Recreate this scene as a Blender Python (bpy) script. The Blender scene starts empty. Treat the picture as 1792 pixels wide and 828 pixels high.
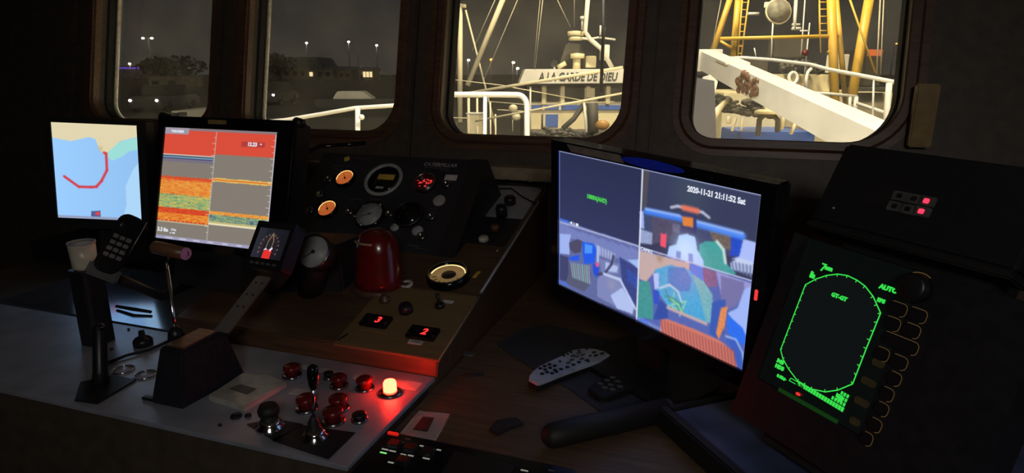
import bpy, bmesh, math, random
import numpy as np
from mathutils import Vector, Matrix, noise as mnoise
random.seed(4)
rng = np.random.default_rng(4)
R = math.radians
SC = bpy.context.scene
COL = SC.collection

# ------------------------------------------------------------ camera
FPX = 1100.0                       # focal length in pixels of the 1792x828 frame
HY = 125.0
YAW = R(19)
PIT = math.atan((414 - HY) / FPX)
CAM = np.array([0, 0, 1.65])
cd = bpy.data.cameras.new('camera'); cam = bpy.data.objects.new('camera', cd); COL.objects.link(cam)
cd.sensor_fit = 'HORIZONTAL'; cd.sensor_width = 36; cd.lens = 36 * FPX / 1792
cd.clip_start = 0.02; cd.clip_end = 2000
cam.location = CAM; cam.rotation_euler = (math.pi / 2 - PIT, 0, YAW)
SC.camera = cam
SC.view_settings.view_transform = 'Standard'; SC.view_settings.look = 'None'
SC.view_settings.gamma = 1; SC.view_settings.exposure = 0; SC.view_settings.use_curve_mapping = False

# ------------------------------------------------------------ night sky
w = bpy.data.worlds.new('night'); SC.world = w; w.use_nodes = True
nt = w.node_tree; bg = nt.nodes['Background']
tc = nt.nodes.new('ShaderNodeTexCoord'); sx = nt.nodes.new('ShaderNodeSeparateXYZ'); cr = nt.nodes.new('ShaderNodeValToRGB')
nt.links.new(tc.outputs['Generated'], sx.inputs[0]); nt.links.new(sx.outputs['Z'], cr.inputs[0]); nt.links.new(cr.outputs[0], bg.inputs[0])
cr.color_ramp.elements[0].position = 0.0; cr.color_ramp.elements[0].color = (0.030, 0.028, 0.024, 1)
cr.color_ramp.elements[1].position = 0.22; cr.color_ramp.elements[1].color = (0.0165, 0.0165, 0.0185, 1)
bg.inputs[1].default_value = 1.0

# ------------------------------------------------------------ lamps
def area(name, loc, target, size, power, col):
    l = bpy.data.lights.new(name, 'AREA'); l.energy = power; l.size = size; l.color = col
    o = bpy.data.objects.new(name, l); COL.objects.link(o); o.location = loc
    o.rotation_euler = (Vector(target) - Vector(loc)).to_track_quat('-Z', 'Y').to_euler(); return o
area('mast_floodlight', (3.5, 1.0, 8.5), (0.8, 9, 1), 0.6, 480, (1, .86, .62))
area('port_floodlight', (-3.2, 2.0, 8.5), (-2.0, 9, .5), 0.6, 500, (1, .93, .80))
area('quay_floodlight', (-2.0, 13, 13.0), (2.5, 23, 1), 1.0, 3600, (1, .86, .56))
area('foredeck_floodlight', (-0.9, 3.4, 4.6), (-.7, 6, 1.2), .3, 170, (1, .95, .86))
area('gantry_floodlight', (6.0, 4.0, 9.0), (3.0, 14, 2.5), .6, 850, (1, .80, .50))
area('wheelhouse_fill_light', (0.4, -0.9, 2.24), (-0.2, .9, 1.0), .45, 11.5, (1, .93, .86))  # added unseen fill behind the camera, lifts the dark interior

# ------------------------------------------------------------ maths
def nv(a): a = np.array(a, float); return a / np.linalg.norm(a)
_h = np.array([-math.sin(YAW), math.cos(YAW), 0]); _r = np.array([math.cos(YAW), math.sin(YAW), 0])
_f = math.cos(PIT) * _h - math.sin(PIT) * np.array([0, 0, 1.]); _u = math.sin(PIT) * _h + math.cos(PIT) * np.array([0, 0, 1.])
def ray(x, y): return _f + (x - 896) / FPX * _r - (y - 414) / FPX * _u
def D(x, y, d): return CAM + ray(x, y) * d
def onp(x, y, p, n):
    d = ray(x, y); return CAM + d * (np.dot(np.array(p) - CAM, n) / np.dot(d, n))
def Zp(x, y, z): return onp(x, y, (0, 0, z), np.array([0, 0, 1.]))
def Yp(x, y, Y): return onp(x, y, (0, Y, 0), np.array([0, 1., 0]))
SL = 0.27
def S(x, y, k=0): return onp(x, y, (0, 1.03, 1.10 + k), np.array([0, -SL, 1.]))
def Sz(y): return 1.10 + SL * (y - 1.03)

class Fr:
    """a local frame: x along the face, z up the face, y into the thing"""
    def __init__(s, O, U=(1, 0, 0), V=(0, 0, 1)):
        s.O = np.array(O, float); s.U = nv(U); V = np.array(V, float); s.V = nv(V - s.U * (V @ s.U)); s.B = np.cross(s.V, s.U)
    def p(s, x, y, y0=0.0):
        q = onp(x, y, s.O + s.B * y0, s.B) - s.O
        return (float(q @ s.U), float(q @ s.V))
    def l(s, P): q = np.array(P) - s.O; return (float(q @ s.U), float(q @ s.B), float(q @ s.V))
    def g(s, x, y, z): return s.O + s.U * x + s.B * y + s.V * z
    def M(s):
        return Matrix(((s.U[0], s.B[0], s.V[0], s.O[0]), (s.U[1], s.B[1], s.V[1], s.O[1]), (s.U[2], s.B[2], s.V[2], s.O[2]), (0, 0, 0, 1)))

# ------------------------------------------------------------ materials
def lin(c):
    c = np.array(c, float) / 255
    return tuple(np.where(c <= .04045, c / 12.92, ((c + .055) / 1.055) ** 2.4))
MT = {}
def mat(name, c, rough=.5, metal=0, var=.25, scale=30, bump=0.0, emit=None, es=1.0, alpha=None, coat=0, bscale=None):
    if name in MT: return MT[name]
    m = bpy.data.materials.new(name); m.use_nodes = True; n = m.node_tree.nodes; L = m.node_tree.links
    b = n['Principled BSDF']; b.inputs['Roughness'].default_value = rough; b.inputs['Metallic'].default_value = metal
    b.inputs['Coat Weight'].default_value = coat
    tcn = n.new('ShaderNodeTexCoord'); no = n.new('ShaderNodeTexNoise'); no.inputs['Scale'].default_value = scale; no.inputs['Detail'].default_value = 5
    L.new(tcn.outputs['Object'], no.inputs['Vector'])
    rmp = n.new('ShaderNodeValToRGB'); L.new(no.outputs['Fac'], rmp.inputs[0])
    rmp.color_ramp.elements[0].position = .3; rmp.color_ramp.elements[1].position = .7
    rmp.color_ramp.elements[0].color = tuple(max(0, x * (1 - var)) for x in c) + (1,)
    rmp.color_ramp.elements[1].color = tuple(min(1, x * (1 + var)) for x in c) + (1,)
    L.new(rmp.outputs[0], b.inputs['Base Color'])
    if bump:
        bn = n.new('ShaderNodeBump'); bn.inputs['Strength'].default_value = bump; bn.inputs['Distance'].default_value = .002
        if bscale:
            n2 = n.new('ShaderNodeTexNoise'); n2.inputs['Scale'].default_value = bscale; L.new(tcn.outputs['Object'], n2.inputs['Vector']); L.new(n2.outputs['Fac'], bn.inputs['Height'])
        else: L.new(no.outputs['Fac'], bn.inputs['Height'])
        L.new(bn.outputs[0], b.inputs['Normal'])
    if emit: b.inputs['Emission Color'].default_value = tuple(emit) + (1,); b.inputs['Emission Strength'].default_value = es
    MT[name] = m; return m
def wood(name, c1, c2, rough=.45, rot=0, sc=6):
    m = bpy.data.materials.new(name); m.use_nodes = True; n = m.node_tree.nodes; L = m.node_tree.links
    b = n['Principled BSDF']; b.inputs['Roughness'].default_value = rough
    t = n.new('ShaderNodeTexCoord'); mp = n.new('ShaderNodeMapping'); mp.inputs['Scale'].default_value = (1, 14, 14); mp.inputs['Rotation'].default_value = (0, 0, rot)
    no = n.new('ShaderNodeTexNoise'); no.inputs['Scale'].default_value = sc; no.inputs['Detail'].default_value = 6; no.inputs['Distortion'].default_value = .6
    r = n.new('ShaderNodeValToRGB'); r.color_ramp.elements[0].color = c1 + (1,); r.color_ramp.elements[1].color = c2 + (1,)
    r.color_ramp.elements[0].position = .3; r.color_ramp.elements[1].position = .72
    L.new(t.outputs['Object'], mp.inputs[0]); L.new(mp.outputs[0], no.inputs[0]); L.new(no.outputs['Fac'], r.inputs[0]); L.new(r.outputs[0], b.inputs['Base Color'])
    bn = n.new('ShaderNodeBump'); bn.inputs['Strength'].default_value = .15; bn.inputs['Distance'].default_value = .001
    L.new(no.outputs['Fac'], bn.inputs['Height']); L.new(bn.outputs[0], b.inputs['Normal']); MT[name] = m; return m
def glow(name, c, s=1.0):
    """a surface that gives off light"""
    m = bpy.data.materials.new(name); m.use_nodes = True; b = m.node_tree.nodes['Principled BSDF']
    b.inputs['Base Color'].default_value = (.02, .02, .02, 1); b.inputs['Roughness'].default_value = .4
    b.inputs['Emission Color'].default_value = tuple(c) + (1,); b.inputs['Emission Strength'].default_value = s; MT[name] = m; return m
def screen_mat(name, s=1.0, rough=.25):
    m = bpy.data.materials.new(name); m.use_nodes = True; n = m.node_tree.nodes; b = n['Principled BSDF']
    b.inputs['Base Color'].default_value = (.01, .01, .012, 1); b.inputs['Roughness'].default_value = rough
    a = n.new('ShaderNodeVertexColor'); a.layer_name = 'picture'; m.node_tree.links.new(a.outputs[0], b.inputs['Emission Color']); b.inputs['Emission Strength'].default_value = s
    MT[name] = m; return m
wood('console_wood', (.058, .033, .018), (.120, .070, .038), .45)
wood('desk_wood', (.075, .046, .025), (.145, .090, .050), .5)
wood('frame_wood', (.080, .040, .026), (.16, .080, .048), .42, rot=1.57)
wood('tan_board', (.16, .105, .045), (.21, .145, .07), .5)
wood('grip_wood', (.12, .055, .03), (.20, .10, .05), .35)
mat('wall_paint', (.078, .060, .046), .55, bump=.1)
mat('ceiling_paint', (.30, .27, .22), .7); mat('floor_vinyl', (.05, .045, .04), .6)
mat('pale_trim', (.30, .25, .17), .5); mat('yellow_post', (.30, .20, .07), .5)
mat('aluminium', (.38, .41, .50), .38, .35, .18, 14, bump=.08)
mat('glossy_plate', (.42, .45, .52), .12, .9, .1, 10)
mat('chrome', (.75, .75, .77), .12, 1, .03); mat('dark_chrome', (.3, .3, .32), .22, 1, .1)
mat('steel', (.42, .43, .44), .35, .9, .12)
mat('black_plastic', (.012, .012, .014), .38, var=.2, scale=200, bump=.08)
mat('black_gloss', (.006, .006, .008), .12, var=.1); mat('black_matte', (.012, .012, .013), .7, var=.3)
mat('black_paint', (.014, .015, .019), .42, bump=.15, scale=60); mat('box_blue_black', (.018, .020, .030), .5, bump=.2, scale=80)
mat('rubber', (.012, .012, .012), .6, bump=.2, scale=120); mat('blue_lit_top', (.07, .09, .19), .28, scale=20, var=.3)
mat('grey_key', (.10, .10, .10), .5); mat('silver_plastic', (.50, .55, .66), .35, .3)
mat('white_plastic', (.58, .57, .52), .4); mat('dial_grey', (.36, .38, .40), .4); mat('clear_block', (.40, .40, .36), .25)
mat('cream_paper', (.60, .52, .33), .7); mat('white_label', (.50, .50, .50), .6); mat('yellow_label', (.62, .43, .07), .6)
mat('cup_cream', (.62, .58, .47), .3); mat('red_plastic', (.10, .006, .005), .22, coat=.4); mat('red_button', (.15, .010, .008), .25)
mat('lilac', (.45, .30, .60), .45); mat('seal', (.62, .58, .50), .5, bump=.4, scale=60); mat('leather', (.02, .018, .018), .6, bump=.3, scale=90)
mat('ship_white', (.72, .70, .62), .45, var=.10, scale=2); mat('ship_cream', (.68, .60, .38), .5, var=.12, scale=2)
mat('rail_white', (.80, .79, .76), .4, var=.05, scale=3); mat('gantry_yellow', (.66, .40, .045), .45, var=.15, scale=2)
mat('ship_blue', (.05, .12, .42), .45, var=.2, scale=3); mat('ship_glass', (.045, .045, .042), .12); mat('ship_dark', (.06, .055, .045), .6)
mat('wire', (.45, .40, .28), .5, .3); mat('orange_float', (.36, .17, .03), .5); mat('rust', (.13, .065, .03), .85, var=.6, scale=25, bump=.5)
mat('asphalt', (.055, .052, .046), .85, scale=.4); mat('quay_concrete', (.16, .15, .13), .9, scale=.3); mat('sea', (.012, .014, .014), .10, bump=1, scale=2)
mat('house_wall', (.34, .30, .23), .8, scale=1); mat('house_roof', (.20, .22, .27), .7, scale=1); mat('foliage', (.10, .085, .05), .9, var=.5, scale=1.2)
mat('car_paint', (.10, .10, .11), .3, .3, scale=3); mat('pole', (.30, .29, .26), .5); mat('grey_wall_paint', (.045, .045, .052), .6, scale=2, var=.1)
glow('lamp_white', (1, .92, .72), 9); glow('lamp_orange', (1, .30, .04), 6); glow('lamp_warmwin', (1, .78, .40), 1.0); glow('lamp_violet', (.20, .09, .85), .55)
glow('head_lamp', (1, .97, .85), 5); glow('sign_orange', (.9, .18, .04), .8)
glow('led_red', (1, .03, .03), 1.6); glow('led_red_soft', (1, .05, .05), .9); glow('lamp_red', (1, .016, .007), 58); glow('red_button_lit', (1, .02, .012), .5)
glow('gauge_orange', (1, .22, .045), .42); glow('gauge_rim', (1, .50, .16), 1.6); glow('gauge_cream', (.55, .33, .12), .30); glow('gauge_cream_rim', (1, .62, .26), 1.8)
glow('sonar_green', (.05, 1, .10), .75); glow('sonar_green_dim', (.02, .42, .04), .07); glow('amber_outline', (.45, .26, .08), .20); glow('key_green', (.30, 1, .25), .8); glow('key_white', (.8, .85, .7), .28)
glow('screen_white', (.85, .90, 1), .9); glow('screen_green', (.10, 1, .12), .65); glow('screen_red', (1, .04, .03), .8); glow('screen_grey', (.5, .48, .45), .35); glow('key_lamp', (1, .02, .05), 3)
glow('screen_blue', (.05, .2, .95), .9)
MT['screen'] = screen_mat('screen'); screen_mat('screen_crt', 1.0, .12)
def glass_mat(nm_, dmin, dmax):
    m = bpy.data.materials.new(nm_); m.use_nodes = True; n = m.node_tree.nodes; L = m.node_tree.links
    for x in list(n): n.remove(x)
    o = n.new('ShaderNodeOutputMaterial'); tr = n.new('ShaderNodeBsdfTransparent'); gl = n.new('ShaderNodeBsdfGlossy'); gl.inputs['Roughness'].default_value = .03
    tl = n.new('ShaderNodeBsdfTranslucent'); tl.inputs[0].default_value = (.85, .83, .78, 1); fr = n.new('ShaderNodeFresnel'); fr.inputs[0].default_value = 1.25
    m1 = n.new('ShaderNodeMixShader'); m2 = n.new('ShaderNodeMixShader')
    t = n.new('ShaderNodeTexCoord'); no = n.new('ShaderNodeTexNoise'); no.inputs['Scale'].default_value = 7; no.inputs['Detail'].default_value = 6
    mr = n.new('ShaderNodeMapRange'); mr.inputs['From Min'].default_value = .35; mr.inputs['From Max'].default_value = .75; mr.inputs['To Min'].default_value = dmin; mr.inputs['To Max'].default_value = dmax
    L.new(t.outputs['Object'], no.inputs[0]); L.new(no.outputs['Fac'], mr.inputs[0]); L.new(mr.outputs[0], m1.inputs[0])
    L.new(tr.outputs[0], m1.inputs[1]); L.new(tl.outputs[0], m1.inputs[2]); L.new(fr.outputs[0], m2.inputs[0]); L.new(m1.outputs[0], m2.inputs[1]); L.new(gl.outputs[0], m2.inputs[2]); L.new(m2.outputs[0], o.inputs[0])
    MT[nm_] = m
glass_mat('dirty_glass', .04, .12); glass_mat('cleaner_glass', .008, .04)
def acrylic_mat():
    m = bpy.data.materials.new('acrylic'); m.use_nodes = True; b = m.node_tree.nodes['Principled BSDF']
    b.inputs['Base Color'].default_value = (.75, .70, .68, 1); b.inputs['Alpha'].default_value = .35; b.inputs['Roughness'].default_value = .2; MT['acrylic'] = m
acrylic_mat()
def mat_weave():
    m = mat('anti_slip', (.036, .040, .050), .6); n = m.node_tree.nodes; L = m.node_tree.links
    t = n.new('ShaderNodeTexCoord'); v = n.new('ShaderNodeTexVoronoi'); v.inputs['Scale'].default_value = 190; v.inputs['Randomness'].default_value = .15
    L.new(t.outputs['Object'], v.inputs[0]); bn = n.new('ShaderNodeBump'); bn.inputs['Strength'].default_value = 1; bn.inputs['Distance'].default_value = .003
    L.new(v.outputs['Distance'], bn.inputs['Height']); L.new(bn.outputs[0], n['Principled BSDF'].inputs['Normal'])
mat_weave()

# ------------------------------------------------------------ mesh builder
class MB:
    def __init__(s): s.bm = bmesh.new()
    def face(s, pts):
        vs = [s.bm.verts.new(tuple(map(float, p))) for p in pts]
        try: s.bm.faces.new(vs)
        except ValueError: pass
        return s
    def prism(s, poly, n0, n1, ax='y', bev=0, top=1.0):
        """poly: 2-D outline; extruded along ax from n0 to n1 (top: scale of the n1 end)"""
        cx = sum(p[0] for p in poly) / len(poly); cy = sum(p[1] for p in poly) / len(poly)
        def P(a, b, n): return {'y': (a, n, b), 'z': (a, b, n), 'x': (n, a, b)}[ax]
        A = [s.bm.verts.new(P(a, b, n0)) for a, b in poly]
        B = [s.bm.verts.new(P(cx + (a - cx) * top, cy + (b - cy) * top, n1)) for a, b in poly]
        fs = [s.bm.faces.new(A), s.bm.faces.new(B[::-1])]
        for i in range(len(poly)):
            j = (i + 1) % len(poly); fs.append(s.bm.faces.new((A[j], A[i], B[i], B[j])))
        if bev:
            es = set(fs[0].edges) | set(fs[1].edges)
            if len(poly) <= 8:
                for f in fs: es |= set(f.edges)
            bmesh.ops.bevel(s.bm, geom=list(es), offset=bev, segments=2, affect='EDGES', clamp_overlap=True)
        return s
    def box(s, x0, x1, y0, y1, z0, z1, bev=0): return s.prism([(x0, y0), (x1, y0), (x1, y1), (x0, y1)], z0, z1, 'z', bev)
    def rrect(s, x0, x1, z0, z1, r, n0, n1, ax='y', bev=0, seg=4):
        return s.prism(rr(x0, x1, z0, z1, r, seg), n0, n1, ax, bev)
    def tube(s, pts, r, seg=10, cap=True):
        pts = [Vector(tuple(map(float, p))) for p in pts]; n = len(pts); rs = r if isinstance(r, (list, tuple)) else [r] * n; rings = []
        d0 = (pts[1] - pts[0]).normalized(); up = Vector((0, 0, 1)) if abs(d0.z) < .9 else Vector((1, 0, 0)); a = d0.cross(up).normalized()
        for i in range(n):
            d = (pts[min(i + 1, n - 1)] - pts[max(i - 1, 0)]).normalized(); a = (a - d * a.dot(d)).normalized(); b = d.cross(a)
            rings.append([s.bm.verts.new(pts[i] + (a * math.cos(t) + b * math.sin(t)) * rs[i]) for t in [2 * math.pi * k / seg for k in range(seg)]])
        for i in range(n - 1):
            for k in range(seg): f = s.bm.faces.new((rings[i][k], rings[i][(k + 1) % seg], rings[i + 1][(k + 1) % seg], rings[i + 1][k])); f.smooth = True
        if cap: s.bm.faces.new(rings[0][::-1]); s.bm.faces.new(rings[-1])
        return s
    def lathe(s, c, prof, ax='z', seg=24, el=1.0, cap=True):
        """prof: (radius, height) pairs"""
        c = tuple(map(float, c)); rings = []
        for r_, h_ in prof:
            ring = []
            for k in range(seg):
                t = 2 * math.pi * k / seg; a, b = r_ * math.cos(t), r_ * math.sin(t) * el
                q = {'z': (a, b, h_), 'y': (a, h_, b), 'x': (h_, a, b)}[ax]
                ring.append(s.bm.verts.new((c[0] + q[0], c[1] + q[1], c[2] + q[2])))
            rings.append(ring)
        for i in range(len(rings) - 1):
            for k in range(seg): f = s.bm.faces.new((rings[i][k], rings[i][(k + 1) % seg], rings[i + 1][(k + 1) % seg], rings[i + 1][k])); f.smooth = True
        if cap and prof[0][0] > 1e-5: s.bm.faces.new(rings[0][::-1])
        if cap and prof[-1][0] > 1e-5: s.bm.faces.new(rings[-1])
        return s
    def ring(s, c, R0, R1, y0, y1, ax='y', seg=32, el=1.0):
        """flat annulus with thickness"""
        s.lathe(c, [(R0, y0), (R1, y0), (R1, y1), (R0, y1), (R0, y0)], ax, seg, el, False); return s
    def sphere(s, c, r, seg=12, sq=(1, 1, 1)):
        M = Matrix.Translation(Vector(tuple(map(float, c)))) @ Matrix.Diagonal((r * sq[0], r * sq[1], r * sq[2], 1))
        g = bmesh.ops.create_uvsphere(s.bm, u_segments=seg, v_segments=max(6, seg // 2), radius=1, matrix=M)
        for v in g['verts']:
            for f in v.link_faces: f.smooth = True
        return s
    def make(s, name, m, parent=None):
        bmesh.ops.remove_doubles(s.bm, verts=s.bm.verts, dist=1e-6)
        bmesh.ops.recalc_face_normals(s.bm, faces=s.bm.faces)
        me = bpy.data.meshes.new(name); s.bm.to_mesh(me); s.bm.free()
        o = bpy.data.objects.new(name, me); COL.objects.link(o); me.materials.append(MT[m]); 
        if parent: o.parent = parent
        return o
def rr(x0, x1, z0, z1, r, seg=4, rbl=None, rbr=None):
    rs = [r if rbr is None else rbr, r, r, r if rbl is None else rbl]
    cs = [(x1 - rs[0], z0 + rs[0], -90), (x1 - rs[1], z1 - rs[1], 0), (x0 + rs[2], z1 - rs[2], 90), (x0 + rs[3], z0 + rs[3], 180)]
    out = []
    for (a, b, t0), q in zip(cs, rs):
        for k in range(seg + 1):
            t = R(t0 + 90 * k / seg); out.append((a + q * math.cos(t), b + q * math.sin(t)))
    return out
def tag(o, label=None, cat=None, group=None, kind=None):
    if label: o['label'] = label
    if cat: o['category'] = cat
    if group: o['group'] = group
    if kind: o['kind'] = kind
    return o
def T(name, label, cat, fr=None, group=None):
    o = bpy.data.objects.new(name, None); COL.objects.link(o); o.empty_display_size = .02
    if fr is not None: o.matrix_world = fr.M()
    return tag(o, label, cat, group)
def WF(p, d=None):
    return Fr(p)
def text(s, name, m, parent, pos, size, along=(1, 0, 0), upv=(0, 0, 1), ex=.0003, wide=1.0, align='LEFT', bold=0.0, shear=0.0):
    """lettering as a mesh lying in the parent's frame, reading along, standing up upv"""
    c = bpy.data.curves.new(name, 'FONT'); c.body = s; c.size = size; c.extrude = ex; c.align_x = align; c.offset = bold; c.resolution_u = 2; c.shear = shear
    t = bpy.data.objects.new(name, c); COL.objects.link(t); bpy.context.view_layer.update()
    me = bpy.data.meshes.new_from_object(t.evaluated_get(bpy.context.evaluated_depsgraph_get())); me.name = name
    bpy.data.objects.remove(t); bpy.data.curves.remove(c)
    a = Vector(along).normalized(); u = Vector(upv); u = (u - a * u.dot(a)).normalized(); n = a.cross(u)
    M = Matrix(((a.x * wide, u.x, n.x, pos[0]), (a.y * wide, u.y, n.y, pos[1]), (a.z * wide, u.z, n.z, pos[2]), (0, 0, 0, 1)))
    me.transform(M); me.materials.clear(); me.materials.append(MT[m])
    o = bpy.data.objects.new(name, me); COL.objects.link(o); o.parent = parent; return o

# ------------------------------------------------------------ painted screens
class Img:
    """a colour raster that becomes the picture on a screen"""
    def __init__(s, w, h, c=(0, 0, 0)):
        s.w, s.h = w, h; s.a = np.zeros((h, w, 3)) + np.array(c, float)
        s.X, s.Y = np.meshgrid((np.arange(w) + .5) / w, (np.arange(h) + .5) / h)
    def mask(s, P):
        m = np.zeros((s.h, s.w), bool); n = len(P)
        for i in range(n):
            (x0, y0), (x1, y1) = P[i], P[(i + 1) % n]
            if y0 == y1: continue
            c = ((y0 > s.Y) != (y1 > s.Y)) & (s.X < (x1 - x0) * (s.Y - y0) / (y1 - y0) + x0); m ^= c
        return m
    def put(s, m, c, a=1.0, nz=0):
        m = m.astype(float)[..., None] * a; c = np.array(c, float)
        if nz: c = c * (1 + nz * (rng.random((s.h, s.w, 1)) - .5))
        s.a = s.a * (1 - m) + c * m
    def poly(s, P, c, a=1.0, nz=0): s.put(s.mask(P), c, a, nz)
    def line(s, P, w_, c, a=1.0):
        asp = s.w / s.h
        for (x0, y0), (x1, y1) in zip(P[:-1], P[1:]):
            dx, dy = (x1 - x0) * asp, y1 - y0; L2 = dx * dx + dy * dy + 1e-12
            t = np.clip(((s.X - x0) * asp * dx + (s.Y - y0) * dy) / L2, 0, 1)
            d = np.hypot((s.X - x0) * asp - t * dx, s.Y - y0 - t * dy); s.put(np.clip(1.5 - d / w_, 0, 1), c, a)
    def blob(s, x, y, r_, c, a=1.0):
        asp = s.w / s.h; d = np.hypot((s.X - x) * asp, s.Y - y) / r_; s.put(np.exp(-d * d * 1.5), c, a)
def soften(img, n=1):
    for _ in range(n):
        a = np.pad(img.a, ((1, 1), (1, 1), (0, 0)), 'edge'); img.a = (a[:-2, 1:-1] + a[2:, 1:-1] + a[1:-1, :-2] + a[1:-1, 2:] + 2 * a[1:-1, 1:-1]) / 6
def picture(name, img, x0, x1, z0, z1, y, m, parent):
    H, W_ = img.h, img.w
    A = np.vstack([img.a[:1], (img.a[:-1] + img.a[1:]) / 2, img.a[-1:]]); A = np.hstack([A[:, :1], (A[:, :-1] + A[:, 1:]) / 2, A[:, -1:]])
    gx, gz = np.meshgrid(np.linspace(x0, x1, W_ + 1), np.linspace(z1, z0, H + 1))
    co = np.stack([gx, np.full_like(gx, y), gz], -1).reshape(-1, 3)
    i = np.arange(H * (W_ + 1)).reshape(H, W_ + 1)[:, :-1].ravel()
    q = np.stack([i, i + W_ + 1, i + W_ + 2, i + 1], 1)
    me = bpy.data.meshes.new(name); me.vertices.add(len(co)); me.vertices.foreach_set('co', co.ravel())
    me.loops.add(q.size); me.loops.foreach_set('vertex_index', q.ravel().astype(np.int32)); me.polygons.add(len(q))
    me.polygons.foreach_set('loop_start', np.arange(0, q.size, 4, dtype=np.int32)); me.update(calc_edges=True)
    ca = me.color_attributes.new('picture', 'FLOAT_COLOR', 'POINT')
    B = np.clip(A.reshape(-1, 3) / 255, 0, 1); B = np.where(B <= .04045, B / 12.92, ((B + .055) / 1.055) ** 2.4)
    ca.data.foreach_set('color', np.hstack([B, np.ones((len(B), 1))]).ravel())
    me.materials.append(MT[m]); o = bpy.data.objects.new(name, me); COL.objects.link(o); o.parent = parent; return o

# ============================================================ THE SETTING
def struct(mb, name, m, parent=None, label=None):
    o = mb.make(name, m, parent)
    if parent is None: tag(o, label, None, None, 'structure')
    return o
YI, YG = 1.90, 2.0                        # inner wall face, glass
RK = math.tan(R(12.5))
wf = Fr((0, YI, 1.45), (1, 0, 0), (0, RK, 1))
WIN = [(-2.47, -1.865, 1.4657, .085, .075), (-1.706, -1.075, 1.449, .060, .115), (-.914, -.313, 1.4505, .085, .11), (-.119, .424, 1.461, .075, .135)]
XB = [-2.66, -1.785, -.995, -.216, .57]
ZT, ZB = .85, -.5
TH = .10
wall_h = .62
mb = MB(); bm = mb.bm
def rim_pts(x0, x1, z0, z1, rbl, rbr): return rr(x0, x1, z0, z1, .09, 6, rbl, rbr)
for i, (x0, x1, zs, rbl, rbr) in enumerate(WIN):
    z0 = (zs - 1.45) / wf.V[2]; lp = rim_pts(x0, x1, z0, z0 + wall_h, rbl, rbr)
    bx0, bx1, bz0, bz1 = XB[i], XB[i + 1], ZB * .28, ZT
    cx, cz = (x0 + x1) / 2, z0 + wall_h / 2
    def out(p):
        dx, dz = p[0] - cx, p[1] - cz
        tx = ((bx1 if dx > 0 else bx0) - cx) / dx if abs(dx) > 1e-9 else 1e9; tz = ((bz1 if dz > 0 else bz0) - cz) / dz if abs(dz) > 1e-9 else 1e9
        return tx, tz
    for y in (0, TH):
        ring = []
        n = len(lp)
        for k in range(n):
            a, b = lp[k], lp[(k + 1) % n]
            pa, pb = [], []
            ea = min(out(a)); eb = min(out(b))
            A2 = (cx + (a[0] - cx) * ea, cz + (a[1] - cz) * ea); B2 = (cx + (b[0] - cx) * eb, cz + (b[1] - cz) * eb)
            P = [(a[0], y, a[1]), (b[0], y, b[1]), (B2[0], y, B2[1])]
            sa, sb = out(a)[0] < out(a)[1], out(b)[0] < out(b)[1]
            if sa != sb: P.append((A2[0] if sa else B2[0], y, B2[1] if sa else A2[1]))
            P.append((A2[0], y, A2[1]))
            mb.face(P if y else P[::-1])
    n = len(lp)
    for k in range(n):
        a, b = lp[k], lp[(k + 1) % n]; mb.face([(a[0], 0, a[1]), (b[0], 0, b[1]), (b[0], TH, b[1]), (a[0], TH, a[1])])
wall = mb.make('wall_front', 'wall_paint'); wall.matrix_world = wf.M(); tag(wall, kind='structure')
for nm_, xa, xb in (('wall_front_port', -3.6, XB[0]), ('wall_front_starboard', XB[-1], 2.0)):
    o = MB().box(xa, xb, 0, TH, ZB * .28, ZT).make(nm_, 'wall_paint'); o.matrix_world = wf.M(); tag(o, kind='structure')
# lower wall under the raked window band
zlow = 1.45 + ZB * .28 * wf.V[2]; ylow = YI + ZB * .28 * wf.V[1]
struct(MB().box(-3.6, 2.0, ylow, ylow + TH, 0, zlow), 'wall_front_lower', 'wall_paint')
struct(MB().box(-3.7, -3.6, -1.5, 2.25, 0, 2.4), 'wall_left', 'wall_paint')
struct(MB().box(2.0, 2.1, -1.5, 2.25, 0, 2.4), 'wall_right', 'wall_paint')
struct(MB().box(-3.6, 2.0, -1.6, -1.5, 0, 2.4), 'wall_back', 'wall_paint')
struct(MB().box(-3.7, 2.1, -1.6, 2.25, -.1, 0), 'floor', 'floor_vinyl')
struct(MB().box(-3.7, 2.1, -1.6, 2.30, 2.27, 2.35), 'ceiling', 'ceiling_paint')
def sweep_ring(mb, path, prof):
    """sweep a small profile (inward offset, y) round a closed loop in the window's plane"""
    n = len(path); rings = []
    for k in range(n):
        p, q, r_ = np.array(path[k - 1]), np.array(path[k]), np.array(path[(k + 1) % n])
        t = nv(r_ - p); nrm = np.array([t[1], -t[0]])          # outward for a counter-clockwise loop
        rings.append([mb.bm.verts.new((q[0] + nrm[0] * o, y, q[1] + nrm[1] * o)) for o, y in prof])
    m_ = len(prof)
    for k in range(n):
        for j in range(m_):
            f = mb.bm.faces.new((rings[k][j], rings[k][(j + 1) % m_], rings[(k + 1) % n][(j + 1) % m_], rings[(k + 1) % n][j])); f.smooth = False
    return mb
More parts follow.
